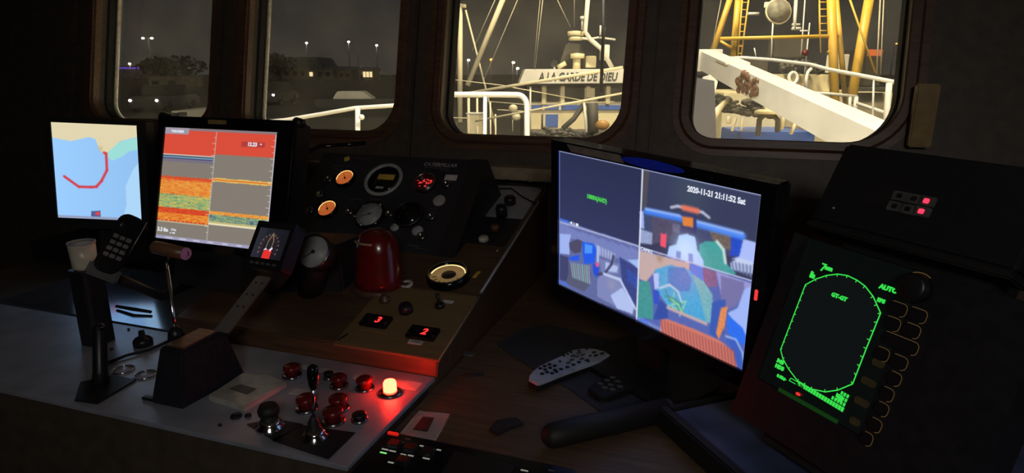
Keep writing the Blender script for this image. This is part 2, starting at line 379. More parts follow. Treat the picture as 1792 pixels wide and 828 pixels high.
for i, (x0, x1, zs, rbl, rbr) in enumerate(WIN):
    z0 = (zs - 1.45) / wf.V[2]; lp = rr(x0, x1, z0, z0 + wall_h, .09, 10, rbl, rbr)
    pane = MB().prism(lp, .094, .099, 'y').make('window_%d' % (i + 1), 'cleaner_glass' if i < 2 else 'dirty_glass'); pane.matrix_world = wf.M(); tag(pane, kind='structure')
    f = sweep_ring(MB(), lp, [(.0, -.012), (.020, -.012), (.028, -.004), (.046, -.004), (.046, .002), (-.0, .002)]).make('window_frame', 'frame_wood', pane)
    sweep_ring(MB(), lp, [(-.004, .0), (.001, -.010), (.004, .0), (.0, .03)]).make('inner_moulding', 'frame_wood', pane)
    sweep_ring(MB(), lp, [(-.006, .058), (.001, .050), (.001, .092), (-.009, .092)]).make('rubber_gasket', 'rubber', pane)
    if i < 2: sweep_ring(MB(), lp, [(-.012, .088), (-.004, .086), (-.004, .104), (-.012, .104)]).make('sealant_bead', 'seal', pane)
# mouldings on the posts between the windows
for k, (xa, xb, yo, m) in enumerate([(-1.845, -1.815, -.020, 'wall_paint'), (-1.035, -1.005, -.024, 'wall_paint'), (-.262, -.225, -.022, 'wall_paint'), (-2.60, -2.56, -.02, 'wall_paint')]):
    o = MB().box(xa, xb, yo, 0, -.13, .8, .005).make('trim_%d' % (k + 1), m); o.matrix_world = wf.M(); tag(o, kind='structure')
a = Yp(1594, 190, 1.89); b = Yp(1624, 257, 1.89)
o = MB().box(a[0], b[0], 1.862, 1.888, b[2], 1.62, .004).make('wooden_batten', 'yellow_post'); tag(o, 'pale yellow wooden batten on the dark wall right of the last window', 'batten')
# ledge and back edge of the dashboard under the sill
a = Yp(850, 288, 1.84); b = Yp(985, 300, 1.84)
struct(MB().box(-1.0, b[0] + .3, 1.80, ylow, a[2] - .038, a[2], .004), 'trim_5', 'pale_trim')

# ------------------------------------------------------------ the console
def cabinet(name, label, parts):
    t = T(name, label, 'console')
    for nm, m, mb in parts: mb.make(nm, m, t)
    return t
X0 = -.51
prof = [(1.022, 1.051), (1.030, 1.100), (1.82, Sz(1.82)), (1.82, .30), (1.022, .30)]
t = T('sloping_console', 'brown wooden sloping instrument console running up to the window wall', 'console')
MB().prism(prof, -1.18, X0, 'x', .003).make('console_body', 'console_wood', t)
pa = plane_pts = [S(955, 330), S(838, 524)]
mb = MB(); mb.tube([(X0 + .001, y, Sz(y) - .001) for y in (1.26, 1.81)], .0035, 8); mb.make('metal_edge_strip', 'aluminium', t)
t = T('side_desk', 'low brown wooden desk top under the security monitor', 'desk')
MB().box(X0, 1.5, .60, 1.82, 1.02, 1.05, .004).make('desk_top', 'desk_wood', t)
MB().box(X0 + .02, 1.45, .66, 1.80, .0, 1.02).make('desk_body', 'wall_paint', t)
a = Zp(816, 618, 1.053); MB().rrect(-.018, .018, -.008, .008, .007, 0, .004, 'z').make('small_hasp', 'steel', t).location = (a[0], a[1], 1.05)
a, b = Zp(806, 660, 1.051), Zp(846, 655, 1.051)
MB().tube([a, b], .004, 6).make('groove_strip', 'black_matte', t)

# aluminium control plate with its box below
t = T('control_cabinet', 'dark cabinet with a brushed aluminium control plate as its top', 'console')
fr_y = .712
cor = [(-2.2, fr_y - .01), (-.512, fr_y), (-.512, 1.020), (-2.2, 1.020)]
MB().prism(cor, 1.056, 1.065, 'z', .0015).make('aluminium_plate', 'aluminium', t)
MB().prism([(-2.2, .735), (-.53, .735), (-.53, 1.021), (-2.2, 1.021)], .0, 1.054, 'z').make('cabinet_body', 'wall_paint', t)
a, b, c = Zp(186, 637, 1.067), Zp(300, 592, 1.067), Zp(272, 512, 1.067)
MB().box(-1.79, -1.182, 1.026, 1.36, 1.03, 1.066, .002).make('glossy_steel_plate', 'glossy_plate', t)
MB().box(-2.2, -1.182, 1.026, 1.8, .0, 1.028).make('rear_body', 'wall_paint', t)
MB().tube([Zp(176, 640, 1.068), Zp(222, 622, 1.070), Zp(262, 612, 1.069), Zp(304, 593, 1.068)], .0032, 6).make('plate_joint', 'black_matte', t)
# dark shelf unit that carries the two left hand screens
t = T('screen_shelf', 'black equipment shelf behind the throttle, under the two left screens', 'shelf')
MB().box(-2.2, -1.19, 1.40, 1.78, 1.029, 1.10, .006).make('shelf_body', 'black_paint', t)
MB().box(-1.34, -1.19, 1.41, 1.60, 1.101, 1.14, .006).make('shelf_top', 'black_paint', t)

# ============================================================ SCREENS
# --- security camera monitor
F1 = Fr((-.1389, 1.1434, 1.3326), (.8216, -.5685, -.0433), (.0012, -.0742, .9972)); W1, H1 = .4697, .3006
t = T('security_monitor', 'wide black security monitor showing four camera views with date and time', 'monitor', F1)
w2, h2 = W1 / 2, H1 / 2
mb = MB(); mb.box(-w2 - .020, w2 + .024, .004, .035, -h2 - .030, h2 + .020, .004); mb.make('back_shell', 'black_gloss', t)
mb = MB()
for x0, x1, z0, z1 in ((-w2 - .020, w2 + .024, h2, h2 + .020), (-w2 - .020, w2 + .024, -h2 - .030, -h2), (-w2 - .020, -w2, -h2, h2), (w2, w2 + .024, -h2, h2)):
    mb.box(x0, x1, -.006, .006, z0, z1)
mb.make('bezel', 'black_gloss', t)
mb = MB(); mb.box(-.10, .10, .035, .07, -.10, .09, .012); mb.make('rear_housing', 'black_plastic', t)
zb = (1.052 - F1.O[2]) / F1.V[2]
MB().box(-.035, .035, .036, .060, zb + .012, -.05, .004).make('stand_neck', 'black_plastic', t)
MB().rrect(-.13, .13, -.05, .12, .04, zb + .0, zb + .012, 'z').make('stand_foot', 'black_plastic', t)
im = Img(420, 268, (50, 56, 92))
def uvf(F, W_, H_, zx, zy, s):
    def f(P):
        out = []
        for x, y in P:
            q = F.p(zx + x / s[0], zy + y / s[1]); out.append((q[0] / W_ + .5, .5 - q[1] / H_))
        return out
    return f
A = uvf(F1, W1, H1, 960, 240, (1.9725, 1.9714)); RT = uvf(F1, W1, H1, 1120, 290, (4.359, 4.358)); BR = uvf(F1, W1, H1, 1100, 420, (3.45, 3.45)); BL = uvf(F1, W1, H1, 970, 370, (4.356, 4.358))
im.a *= (0.86 + .34 * im.Y)[..., None]
# upper right camera
q0 = A([(325, 112), (740, 198), (718, 500), (318, 380)]); im.poly(q0, (56, 62, 92))
im.blob(.72, .08, .16, (72, 90, 100), .5)
im.poly(RT([(30, 20), (75, 40), (50, 330), (20, 330)]), (90, 84, 84), .7)
im.poly(RT([(45, 330), (130, 345), (310, 385), (540, 445), (790, 525), (785, 690), (690, 690), (500, 640), (0, 560), (5, 450)]), (66, 76, 112), 1, .25)
im.poly(RT([(95, 380), (300, 430), (310, 480), (260, 560), (95, 600)]), (84, 78, 104), 1, .5)
im.poly(RT([(250, 440), (310, 450), (300, 520), (250, 500)]), (120, 120, 150), .6, .4)
im.poly(RT([(530, 490), (700, 530), (715, 640), (690, 650), (560, 575)]), (110, 98, 92), 1, .5)
im.poly(RT([(700, 530), (785, 545), (775, 690), (690, 690)]), (36, 78, 200), 1, .3)
im.line(RT([(50, 345), (315, 400)]), .020, (70, 130, 240)); im.line(RT([(430, 440), (785, 535)]), .020, (80, 140, 245)); im.line(RT([(50, 330), (320, 385)]), .008, (180, 200, 250), .7); im.line(RT([(435, 425), (785, 515)]), .008, (170, 195, 250), .7)
im.line(RT([(240, 318), (290, 308), (480, 355), (530, 395)]), .008, (190, 190, 215)); im.line(RT([(335, 320), (440, 345)]), .016, (232, 120, 96))
im.poly(RT([(325, 375), (412, 385), (405, 470), (330, 455)]), (226, 130, 60), 1, .15); im.poly(RT([(318, 455), (430, 480), (425, 520), (312, 520)]), (64, 60, 100))
im.line(RT([(322, 372), (420, 385), (425, 480)]), .010, (60, 62, 110)); im.poly(RT([(412, 385), (430, 390), (428, 520), (410, 500)]), (50, 60, 120))
im.poly(RT([(160, 515), (205, 522), (202, 628), (158, 615)]), (242, 84, 110))
im.poly(RT([(455, 600), (500, 575), (590, 578), (640, 640), (655, 740), (700, 780), (740, 828), (560, 828), (440, 760)]), (64, 160, 160), 1, .18)
im.line(RT([(590, 578), (640, 640), (655, 740)]), .009, (200, 225, 220))
im.poly(RT([(210, 680), (225, 615), (280, 600), (300, 530), (360, 518), (425, 545), (440, 640), (485, 720), (495, 830), (200, 700)]), (178, 208, 255)); im.blob(*RT([(350, 640)])[0], .10, (205, 228, 255), .9)
im.poly(RT([(280, 650), (315, 655), (312, 720), (275, 715)]), (130, 150, 215)); im.poly(RT([(372, 668), (405, 672), (410, 770), (375, 765)]), (135, 155, 220))
im.poly(RT([(790, 560), (892, 585), (885, 760), (700, 710), (760, 690)]), (172, 190, 250)); im.poly(RT([(690, 740), (760, 700), (860, 730), (880, 830), (700, 790)]), (196, 208, 240))
for k in range(6): im.line(RT([(705 + k * 28, 735 + k * 6), (715 + k * 26, 790 + k * 10)]), .006, (110, 125, 170))
im.poly(RT([(0, 350), (30, 345), (35, 480), (0, 470)]), (160, 180, 245)); im.poly(RT([(0, 480), (100, 510), (95, 600), (0, 590)]), (150, 165, 205), 1, .3)
# lower left camera
im.poly(A([(38, 294), (313, 378), (305, 622), (36, 515)]), (98, 108, 160), 1, .10)
im.poly(BL([(45, 60), (650, 262), (640, 400), (380, 330), (200, 215), (40, 200)]), (118, 130, 190), 1, .12)
im.poly(BL([(45, 170), (130, 175), (120, 230), (120, 330), (45, 320)]), (160, 180, 240)); im.poly(BL([(560, 370), (650, 365), (645, 440), (600, 400)]), (160, 190, 245))
for k in range(7): im.line(BL([(120 + 80 * k, 110 + 26 * k), (200 + 75 * k, 150 + 24 * k)]), .010, (88, 95, 150), .6)
im.poly(BL([(45, 330), (110, 350), (110, 540), (40, 520)]), (66, 70, 112)); im.poly(BL([(115, 240), (180, 210), (215, 230), (205, 310), (160, 320), (120, 290)]), (78, 76, 104))
im.poly(BL([(215, 230), (300, 245), (325, 290), (310, 395), (230, 400), (220, 330)]), (38, 92, 232), 1, .15); im.poly(BL([(235, 245), (295, 260), (290, 320), (235, 320)]), (80, 150, 250))
im.poly(BL([(110, 350), (195, 330), (190, 375), (130, 375)]), (40, 90, 232)); im.poly(BL([(295, 400), (345, 410), (340, 490), (320, 500), (300, 470)]), (40, 80, 215))
im.poly(BL([(115, 390), (270, 420), (285, 480), (275, 560), (230, 610), (90, 550), (110, 470)]), (88, 92, 118))
for k in range(9): im.line(BL([(130 + 17 * k, 395 + 3 * k), (145 + 16 * k, 500 + 6 * k)]), .007, (132, 182, 176) if k % 2 else (150, 150, 180))
im.line(BL([(335, 270), (335, 400)]), .012, (170, 190, 240)); im.poly(BL([(318, 388), (342, 388), (340, 425), (318, 420)]), (225, 90, 140))
for k in range(6): im.line(BL([(350 + 22 * k, 275 + 10 * k), (352 + 20 * k, 330 + 8 * k)]), .008, (170, 180, 215))
im.poly(BL([(350, 360), (500, 400), (495, 480), (360, 470)]), (120, 130, 180)); im.poly(BL([(395, 385), (490, 420), (480, 465), (390, 455)]), (176, 190, 235))
im.poly(BL([(360, 475), (500, 500), (610, 740), (600, 790), (330, 650), (330, 520)]), (128, 136, 188)); im.poly(BL([(430, 640), (520, 580), (610, 720), (600, 780), (480, 740)]), (178, 194, 240)); im.blob(*BL([(440, 560)])[0], .05, (150, 148, 180), .8)
im.line(BL([(340, 480), (390, 470), (440, 400), (455, 340)]), .009, (66, 66, 100)); im.line(BL([(380, 475), (505, 520), (620, 740)]), .010, (190, 205, 240))
im.poly(BL([(500, 345), (645, 440), (640, 760), (520, 530)]), (58, 72, 134), 1, .35); im.poly(BL([(555, 430), (640, 500), (635, 600), (560, 520)]), (52, 84, 178), .7, .4)
# lower right camera
im.poly(A([(318, 384), (716, 502), (680, 806), (304, 626)]), (86, 104, 178), 1, .12)
im.poly(BR([(68, 62), (370, 140), (370, 190), (260, 150), (160, 190), (110, 250), (66, 235)]), (196, 172, 170)); im.blob(*BR([(190, 110)])[0], .03, (165, 135, 110), .8)
im.poly(BR([(60, 245), (130, 250), (150, 380), (150, 480), (100, 470), (52, 470)]), (66, 150, 150), 1, .2)
im.poly(BR([(160, 180), (250, 150), (370, 180), (440, 230), (510, 330), (505, 500), (440, 500), (240, 400), (170, 300)]), (74, 166, 216), 1, .22)
im.poly(BR([(240, 165), (340, 165), (385, 240), (370, 310), (290, 310), (240, 260)]), (60, 130, 200), 1, .25); im.poly(BR([(380, 190), (445, 230), (512, 335), (500, 500), (470, 495), (430, 330)]), (118, 178, 190), 1, .25)
for k in range(10):
    a_ = rng.random(2) * 100; im.line(BR([(215 + a_[0], 300 + a_[1]), (250 + a_[1], 350 + a_[0]), (300 + a_[0] * .5, 400 + a_[1] * .6)]), .005, (150, 215, 180) if k % 2 else (60, 140, 120), .8)
im.line(BR([(190, 290), (250, 270), (300, 310), (320, 370)]), .007, (190, 205, 225))
im.poly(BR([(150, 200), (185, 200), (185, 290), (160, 300)]), (180, 195, 245)); im.poly(BR([(150, 300), (190, 310), (185, 390), (155, 385)]), (40, 84, 200)); im.poly(BR([(190, 360), (240, 400), (240, 470), (200, 480), (150, 480)]), (50, 80, 165), 1, .2)
im.poly(BR([(370, 140), (450, 165), (460, 250), (440, 240), (380, 200)]), (80, 130, 222)); im.poly(BR([(450, 165), (530, 190), (540, 280), (480, 285), (455, 240)]), (130, 100, 140), 1, .3)
im.poly(BR([(530, 190), (750, 262), (740, 310), (560, 330)]), (150, 152, 210)); im.poly(BR([(560, 215), (700, 255), (700, 330), (650, 400), (590, 420), (560, 350)]), (118, 116, 168)); im.poly(BR([(700, 300), (748, 275), (712, 580), (600, 440), (660, 410)]), (160, 184, 248))
im.poly(BR([(600, 450), (690, 530), (715, 590), (700, 640), (600, 560)]), (48, 112, 240), 1, .12); im.poly(BR([(505, 380), (545, 360), (590, 360), (580, 560), (540, 600), (490, 560)]), (58, 92, 180)); im.poly(BR([(560, 410), (600, 400), (580, 530), (545, 600), (530, 560)]), (226, 140, 90), 1, .3)
im.line(BR([(238, 408), (470, 505)]), .010, (200, 170, 170)); im.poly(BR([(590, 600), (650, 600), (690, 680), (700, 790), (660, 760), (640, 680)]), (64, 96, 190)); im.line(BR([(590, 580), (650, 600), (690, 680), (705, 780)]), .006, (150, 180, 240))
im.poly(BR([(195, 478), (240, 478), (420, 545), (560, 610), (630, 670), (658, 770), (600, 745), (190, 560)]), (206, 122, 108))
for k in range(24):
    x = 200 + k * 19; im.line(BR([(x, 480 + k * 8), (x + 10, 560 + k * 10)]), .0045, (156, 76, 80), .8)
im.line(BR([(62, 475), (190, 540)]), .014, (150, 170, 235), .5)
soften(im, 2)
# dividers
im.line(A([(326, 108), (305, 626)]), .006, (225, 228, 240)); im.line(A([(38, 292), (313, 376)]), .005, (170, 178, 215)); im.line(A([(318, 380), (718, 500)]), .004, (190, 196, 230))
im.line([(0.002, 0.004), (.998, .004), (.998, .998)], .006, (170, 178, 220)); im.line([(.002, .0), (.002, 1)], .004, (110, 125, 200))
im.a *= 1.0
scr = picture('screen', im, -w2, w2, -h2, h2, -.001, 'screen', t)
def scr_text(F, parent, s, m, x, y, x1, size, y1=None, name='caption', **k):
    p = F.p(x, y); q = F.p(x1, y1 if y1 is not None else y)
    o = text(s, name, m, parent, (p[0], -.0022, p[1]), size, **k); wd = max(v.co.x for v in o.data.vertices) - min(v.co.x for v in o.data.vertices)
    f = abs(q[0] - p[0]) / max(wd, 1e-6)
    for v in o.data.vertices: v.co.x = p[0] + (v.co.x - p[0]) * f
    return o
scr_text(F1, scr, '2020-11-21 21:11:52 Sat', 'screen_white', 1204, 334, 1306, .0135, 352, bold=.0004)
scr_text(F1, scr, '1080N(AHD)', 'screen_green', 1028, 346, 1062, .0125, 346, bold=.0003)
scr_text(F1, scr, 'CAM01', 'screen_blue', 981, 386, 997, .010, 386); scr_text(F1, scr, '\u25c4 2 \u25a0', 'screen_white', 998, 391, 1013, .008, 391)
scr_text(F1, scr, 'CAM02', 'screen_white', 1122, 437, 1143, .010, 437); scr_text(F1, scr, 'CAM03', 'screen_blue', 979, 494, 995, .010, 494); scr_text(F1, scr, 'CAM04', 'screen_blue', 1116, 559, 1136, .010, 559)
p = F1.p(1323, 514, -.008); MB().box(p[0] - .003, p[0] + .002, -.0085, -.005, p[1] - .012, p[1] + .006, .001).make('power_light', 'led_red_soft', t)
# flat coloured shapes on the top bezel: a long green-grey strip and a blue oval
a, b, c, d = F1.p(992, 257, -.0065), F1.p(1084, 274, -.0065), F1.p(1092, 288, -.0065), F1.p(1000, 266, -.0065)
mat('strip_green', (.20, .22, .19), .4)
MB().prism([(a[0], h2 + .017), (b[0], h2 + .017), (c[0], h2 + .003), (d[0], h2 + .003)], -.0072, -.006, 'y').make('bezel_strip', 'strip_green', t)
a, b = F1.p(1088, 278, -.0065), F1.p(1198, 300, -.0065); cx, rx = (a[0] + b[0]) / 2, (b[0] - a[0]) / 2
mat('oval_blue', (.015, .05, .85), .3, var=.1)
MB().prism([(cx + rx * math.cos(k * math.pi / 16), h2 + .011 + .0085 * math.sin(k * math.pi / 16)) for k in range(32)], -.0072, -.006, 'y').make('oval_patch', 'oval_blue', t)

# --- echo sounder
F2 = Fr((-1.1523, 1.1694, 1.3833), (.9999, -.009, -.0061), (.0082, .2648, .9643)); W2, H2 = .3368, .2735
t = T('echo_sounder', 'black framed fish finder screen with red and orange echo bands', 'monitor', F2)
w2, h2 = W2 / 2, H2 / 2
MB().rrect(-w2 - .022, w2 + .048, -h2 - .020, h2 + .028, .010, .002, .055, 'y', .002).make('housing', 'black_plastic', t)
mb = MB()
for x0, x1, z0, z1 in ((-w2 - .022, w2 + .048, h2, h2 + .028), (-w2 - .022, w2 + .048, -h2 - .020, -h2), (-w2 - .022, -w2, -h2, h2), (w2, w2 + .048, -h2, h2)): mb.box(x0, x1, -.006, .004, z0, z1, .0015)
mb.make('bezel', 'black_gloss', t)
for sx_ in (-w2 - .018, w2 + .046): MB().lathe((sx_, .01, h2 + .026), [(.004, -.012), (.011, -.010), (.011, .012), (.004, .016)], 'y', 14).make('corner_knob', 'black_plastic', t)
p = F2.p(380, 213, -.007); MB().box(p[0] - .027, p[0] + .027, -.0075, -.005, h2 + .012, h2 + .022).make('name_tag', 'yellow_post', t)
MB().prism([(-.10, 0), (.10, 0), (.10, .05), (-.10, .05)], -h2 - .105, -h2 - .016, 'z').make('bracket', 'black_matte', t)
im = Img(300, 250, (132, 124, 114)); X, Y = im.X, im.Y
def n1(fr, o=0): return np.array([mnoise.noise(Vector((x * fr, o, 0))) for x in np.linspace(0, 1, im.w)])[None, :]
fine = rng.random((im.h, im.w)); str_ = np.repeat(rng.random((im.h, im.w // 10 + 1)), 10, 1)[:, :im.w]
mix = (.45 * fine + .55 * str_)
L = X < .474; Rr = ~L & (X < .985)
def col(m, c): im.put(m, c)
col((Y < .235 + .0 * X) & L, (216, 78, 58)); col((Y < .215) & Rr, (216, 78, 58))
col(L & (Y > .235) & (Y < .246), (214, 210, 205)); col(L & (Y > .246) & (Y < .256), (60, 70, 90)); col(L & (Y > .256) & (Y < .268), (120, 160, 180)); col(L & (Y > .268) & (Y < .276), (60, 60, 110)); col(L & (Y > .276) & (Y < .305), (118, 112, 128))
y0 = .435 + .010 * n1(30); col(L & (Y > y0) & (Y < .478), (212, 78, 44)); m = L & (Y > .46 + .05 * (mix - .5)) & (Y < .615); col(m, (228, 132, 52)); col(m & (mix > .52), (234, 164, 70)); col(m & (mix < .30), (214, 96, 44)); 
m = L & (Y > .60 + .03 * (mix - .5)) & (Y < .725); col(m, (150, 196, 120)); col(m & (mix > .55), (222, 178, 84)); col(m & (mix < .42), (96, 172, 120)); col(m & (mix < .26), (84, 120, 128))
m = L & (Y > .715) & (Y < .765); col(m, (208, 66, 40)); col(m & (mix > .62), (226, 104, 44)); m = L & (Y >= .765) & (Y < .835); col(m, (226, 126, 44)); col(m & (mix > .55), (236, 160, 60)); col(m & (mix < .32), (208, 72, 36))
col(L & (Y > .822) & (Y < .840) & ((X * 26 % 1) < .5), (216, 70, 50)); col(L & (Y > .840) & (Y < .850), (205, 195, 150))
yc = .438 + .006 * n1(20, 3); col(Rr & (abs(Y - yc) < .016), (232, 196, 96)); col(Rr & (abs(Y - yc) < .006), (220, 110, 50)); 
m = Rr & (Y > .712 + .008 * n1(40, 5)) & (Y < .742); col(m, (234, 168, 70)); col(m & (mix < .4), (226, 120, 50)); m = Rr & (Y >= .742) & (Y < .800); col(m, (110, 150, 130)); col(m & (mix > .58), (176, 190, 110)); col(m & (mix < .4), (70, 96, 130)); col(Rr & (Y >= .800) & (Y < .818), (190, 180, 120)); col(Rr & (Y >= .818) & (Y < .832), (236, 226, 190))
im.put((abs(X - .474) < .003), (190, 190, 186), .8); im.put(X > .985, (166, 158, 180)); im.put((X > .982) & (X < .987), (225, 225, 225))
for k in range(17):
    for xx in (.474, .982):
        im.put((X < xx) & (X > xx - (.03 if k % 2 else .016)) & (abs(Y - (.07 + k * .052)) < .003), (232, 226, 210), .9)
im.put((Y < .022), (136, 120, 126)); im.put((Y < .058) & (X < .225 - .3 * np.clip(Y - .03, 0, 1)), (160, 150, 164)); im.put(Y > .972, (158, 156, 186))
for k in range(7): im.put((Y > .979) & (Y < .992) & (X > .09 + .13 * k) & (X < .16 + .125 * k), (225, 225, 235), .6)
im.put((X > .70) & (X < .90) & (Y > .092) & (Y < .135), (168, 58, 58), .8)
s2 = picture('screen', im, -w2, w2, -h2, h2, -.001, 'screen', t)
def uvp(u, v): return (u * W2 - w2, h2 - v * H2)
def st(s, m, u, v, size, name='caption', **k): p = uvp(u, v); return text(s, name, m, s2, (p[0], -.0022, p[1]), size, **k)
st('12.23', 'screen_white', .755, .128, .0125, bold=.0004); st('m', 'screen_white', .862, .115, .007); st('3.3 fm', 'screen_white', .012, .935, .0135, bold=.0004); st('7.7 kn', 'screen_white', .14, .92, .0065, bold=.0002); st('\u2197 108', 'screen_white', .13, .948, .0065); st('THSO50S8', 'screen_white', .06, .042, .0085, bold=.0002)

# --- chart plotter
U3 = _r - .042 * _u; V3 = .042 * _r + _u - .164 * _f
TR3 = D(240, 220, 1.9); W3, H3 = .26, .291
F3 = Fr(TR3 - nv(U3) * W3 / 2 - nv(V3) * H3 / 2, U3, V3)
t = T('chart_plotter', 'chart plotter screen showing blue sea, pale land and a red route', 'monitor', F3)
w2, h2 = W3 / 2, H3 / 2
MB().rrect(-w2 - .022, w2 + .024, -h2 - .03, h2 + .016, .006, .002, .05, 'y', .002).make('housing', 'black_plastic', t)
mb = MB()
for x0, x1, z0, z1 in ((-w2 - .022, w2 + .024, h2, h2 + .016), (-w2 - .022, w2 + .024, -h2 - .03, -h2), (-w2 - .022, -w2, -h2, h2), (w2, w2 + .024, -h2, h2)): mb.box(x0, x1, -.005, .004, z0, z1, .001)
mb.make('bezel', 'black_matte', t)
MB().box(-.04, .04, .05, .08, -h2 - .10, .02).make('stand', 'black_matte', t)
im = Img(200, 224, (150, 198, 246)); Cc = uvf(F3, W3, H3, 160, 200, (2.761, 2.76))
im.a *= (1.04 - .06 * im.X)[..., None]
im.poly(Cc([(-300, 0), (230, 0), (222, 110), (140, 130), (90, 175), (62, 195), (40, 170), (20, 120), (-10, 110), (-100, 130), (-300, 90)]), (226, 214, 176), 1, .03)
im.poly(Cc([(222, 112), (140, 132), (100, 165), (66, 195), (100, 225), (150, 205), (180, 180), (235, 170)]), (158, 222, 216)); im.blob(*Cc([(45, 165)])[0], .03, (205, 180, 130), .8)
im.poly(Cc([(245, 215), (200, 270), (165, 350), (170, 440), (150, 515), (260, 520)]), (180, 220, 250), .8)
im.line(Cc([(-130, 300), (-60, 350), (0, 352), (25, 350), (50, 322), (76, 270), (72, 190), (62, 186)]), .013, (214, 62, 74))
im.poly(Cc([(0, 468), (45, 465), (46, 498), (0, 498)]), (80, 96, 150)); im.poly(Cc([(20, 472), (44, 472), (44, 486), (20, 486)]), (226, 70, 70)); im.put(im.Y > .975, (150, 160, 190))
picture('screen', im, -w2, w2, -h2, h2, -.001, 'screen', t)

# --- sonar display
F4 = Fr((.1519, .9166, 1.2972), (.7243, -.6886, -.035), (.2295, .1929, .954))
t = T('sonar_display', 'dark tilted sonar unit with a green outlined picture tube and rows of keys', 'sonar display', F4)
a = F4.p(1393, 408, 0); b = F4.p(1308, 655, 0); x0, x1, z0, z1 = min(a[0], b[0]), .225, -.175, a[1]
print('sonar face', a, b)
MB().prism([(x0, z0), (x1, z0), (x1, z1), (a[0], z1)], .004, .075, 'y', .004).make('front_housing', 'black_paint', t)
MB().prism([(x0 + .03, z0 + .06), (x1 - .03, z0 + .06), (x1 - .03, z1 - .02), (x0 + .03, z1 - .02)], .075, .17, 'y', 0, .75).make('tube_housing', 'black_paint', t)
mb = MB()
cx0, cz0, cx1, cz1 = -.078, -.108, .090, .118
for q in ((x0, x1, cz1, z1), (x0, x1, z0, cz0), (x0, cx0, cz0, cz1), (cx1, x1, cz0, cz1)): mb.box(q[0], q[1], -.003, .006, q[2], q[3])
mb.make('face_plate', 'black_paint', t)
MB().rrect(cx0, cx1, cz0, cz1, .012, .0, .004, 'y').make('tube_glass', 'black_gloss', t)
def pl(F, P, y=-.0008): return [(q[0], y, q[1]) for q in (F.p(*p, y) for p in P)]
def ribbon(F, P, wd, y=-.0008, closed=False):
    mb = MB(); Q = [F.p(*p, y) for p in P]
    if closed: Q.append(Q[0])
    for p, q in zip(Q[:-1], Q[1:]):
        d = nv(np.array(q) - np.array(p)); n = np.array([-d[1], d[0]]) * wd / 2; e = d * wd * .3
        mb.face([(p[0] + n[0] - e[0], y, p[1] + n[1] - e[1]), (p[0] - n[0] - e[0], y, p[1] - n[1] - e[1]), (q[0] - n[0] + e[0], y, q[1] - n[1] + e[1]), (q[0] + n[0] + e[0], y, q[1] + n[1] + e[1])])
    return mb
z4 = lambda P, ox, oy, s: [(ox + x / s, oy + y / s) for x, y in P]
octg = z4([(308, 302), (400, 252), (500, 218), (600, 206), (690, 220), (776, 262)], 1350, 440, 5.175) + [(1514, 501), (1528, 519), (1541, 548)] + [(1516, 610), (1492, 672), (1466, 683), (1444, 686), (1420, 681), (1396, 667), (1380, 646), (1370, 628), (1366, 612)]
octg = octg[::-1]
im = Img(120, 150, (4, 8, 6))
def uv4(p): q = F4.p(*p); return ((q[0] - cx0) / (cx1 - cx0), (cz1 - q[1]) / (cz1 - cz0))
im.poly([uv4(p) for p in octg], (12, 16, 16)); 
picture('tube_picture', im, cx0 + .001, cx1 - .001, cz0 + .001, cz1 - .001, -.0004, 'screen_crt', t)
ribbon(F4, octg, .0016, closed=True).make('range_outline', 'sonar_green', t)
mb = MB()
Q = [np.array(F4.p(*p)) for p in octg]; cen = sum(Q) / len(Q); Q.append(Q[0]); acc = 0
for p, q in zip(Q[:-1], Q[1:]):
    n_ = max(1, int(np.linalg.norm(q - p) / .0115))
    for k in range(n_):
        m_ = p + (q - p) * k / n_; d = nv(cen - m_); s_ = np.array([-d[1], d[0]]) * .0006; e = m_ + d * .0034
        mb.face([(*(m_ + s_)[:1], -.001, (m_ + s_)[1]), ((m_ - s_)[0], -.001, (m_ - s_)[1]), ((e - s_)[0], -.001, (e - s_)[1]), ((e + s_)[0], -.001, (e + s_)[1])])
mb.make('range_ticks', 'sonar_green', t)
def gt(s, x, y, size, name='readout', bold=.0003, m='sonar_green'):
    p = F4.p(x, y); return text(s, name, m, t, (p[0], -.0012, p[1]), size, bold=bold)
gt('7', 1435, 473, .016); gt('nm', 1444, 471, .009, bold=.0006); gt('St', 1419, 479, .006); gt('88', 1417, 485, .008, bold=.0006)
gt('GT-GT', 1455, 518, .0078, bold=.0005); gt('AUTO', 1539, 504, .0085, bold=.0006); gt('EPS', 1535, 527, .007, bold=.0005)
gt('348', 1360, 633, .0075, bold=.0007); gt('HD3', 1357, 642, .0075, bold=.0007); gt('0.95\u2190', 1360, 659, .0062, bold=.0004)
ribbon(F4, [(1381, 666), (1384, 662), (1400, 671), (1397, 675)], .0011, closed=True).make('scale_box', 'sonar_green', t)
# dense lower scale: separate green cells with dark gaps
mb = MB(); y = -.0012
P0, P1 = np.array(F4.p(1396, 674)), np.array(F4.p(1476, 722)); dv = nv(P1 - P0); up4 = np.array([-dv[1], dv[0]]); Ln = np.linalg.norm(P1 - P0)
for k in range(17):
    s0 = P0 + dv * Ln * k / 17; s1 = P0 + dv * Ln * (k + .86) / 17; hh = .0065
    mb.face([(s0[0], y, s0[1]), (s1[0], y, s1[1]), *[((s + up4 * hh)[0], y, (s + up4 * hh)[1]) for s in (s1, s0)]])
for r_, (n0, n1_) in enumerate([(12, 17), (13, 17), (14, 17)]):
    for k in range(n0, n1_):
        o_ = up4 * (.0078 + r_ * .0062); s0 = P0 + dv * Ln * k / 17 + o_; s1 = P0 + dv * Ln * (k + .72) / 17 + o_; hh = .0048
        mb.face([(s0[0], y, s0[1]), (s1[0], y, s1[1]), *[((s + up4 * hh)[0], y, (s + up4 * hh)[1]) for s in (s1, s0)]])
mb.make('range_scale', 'sonar_green', t)
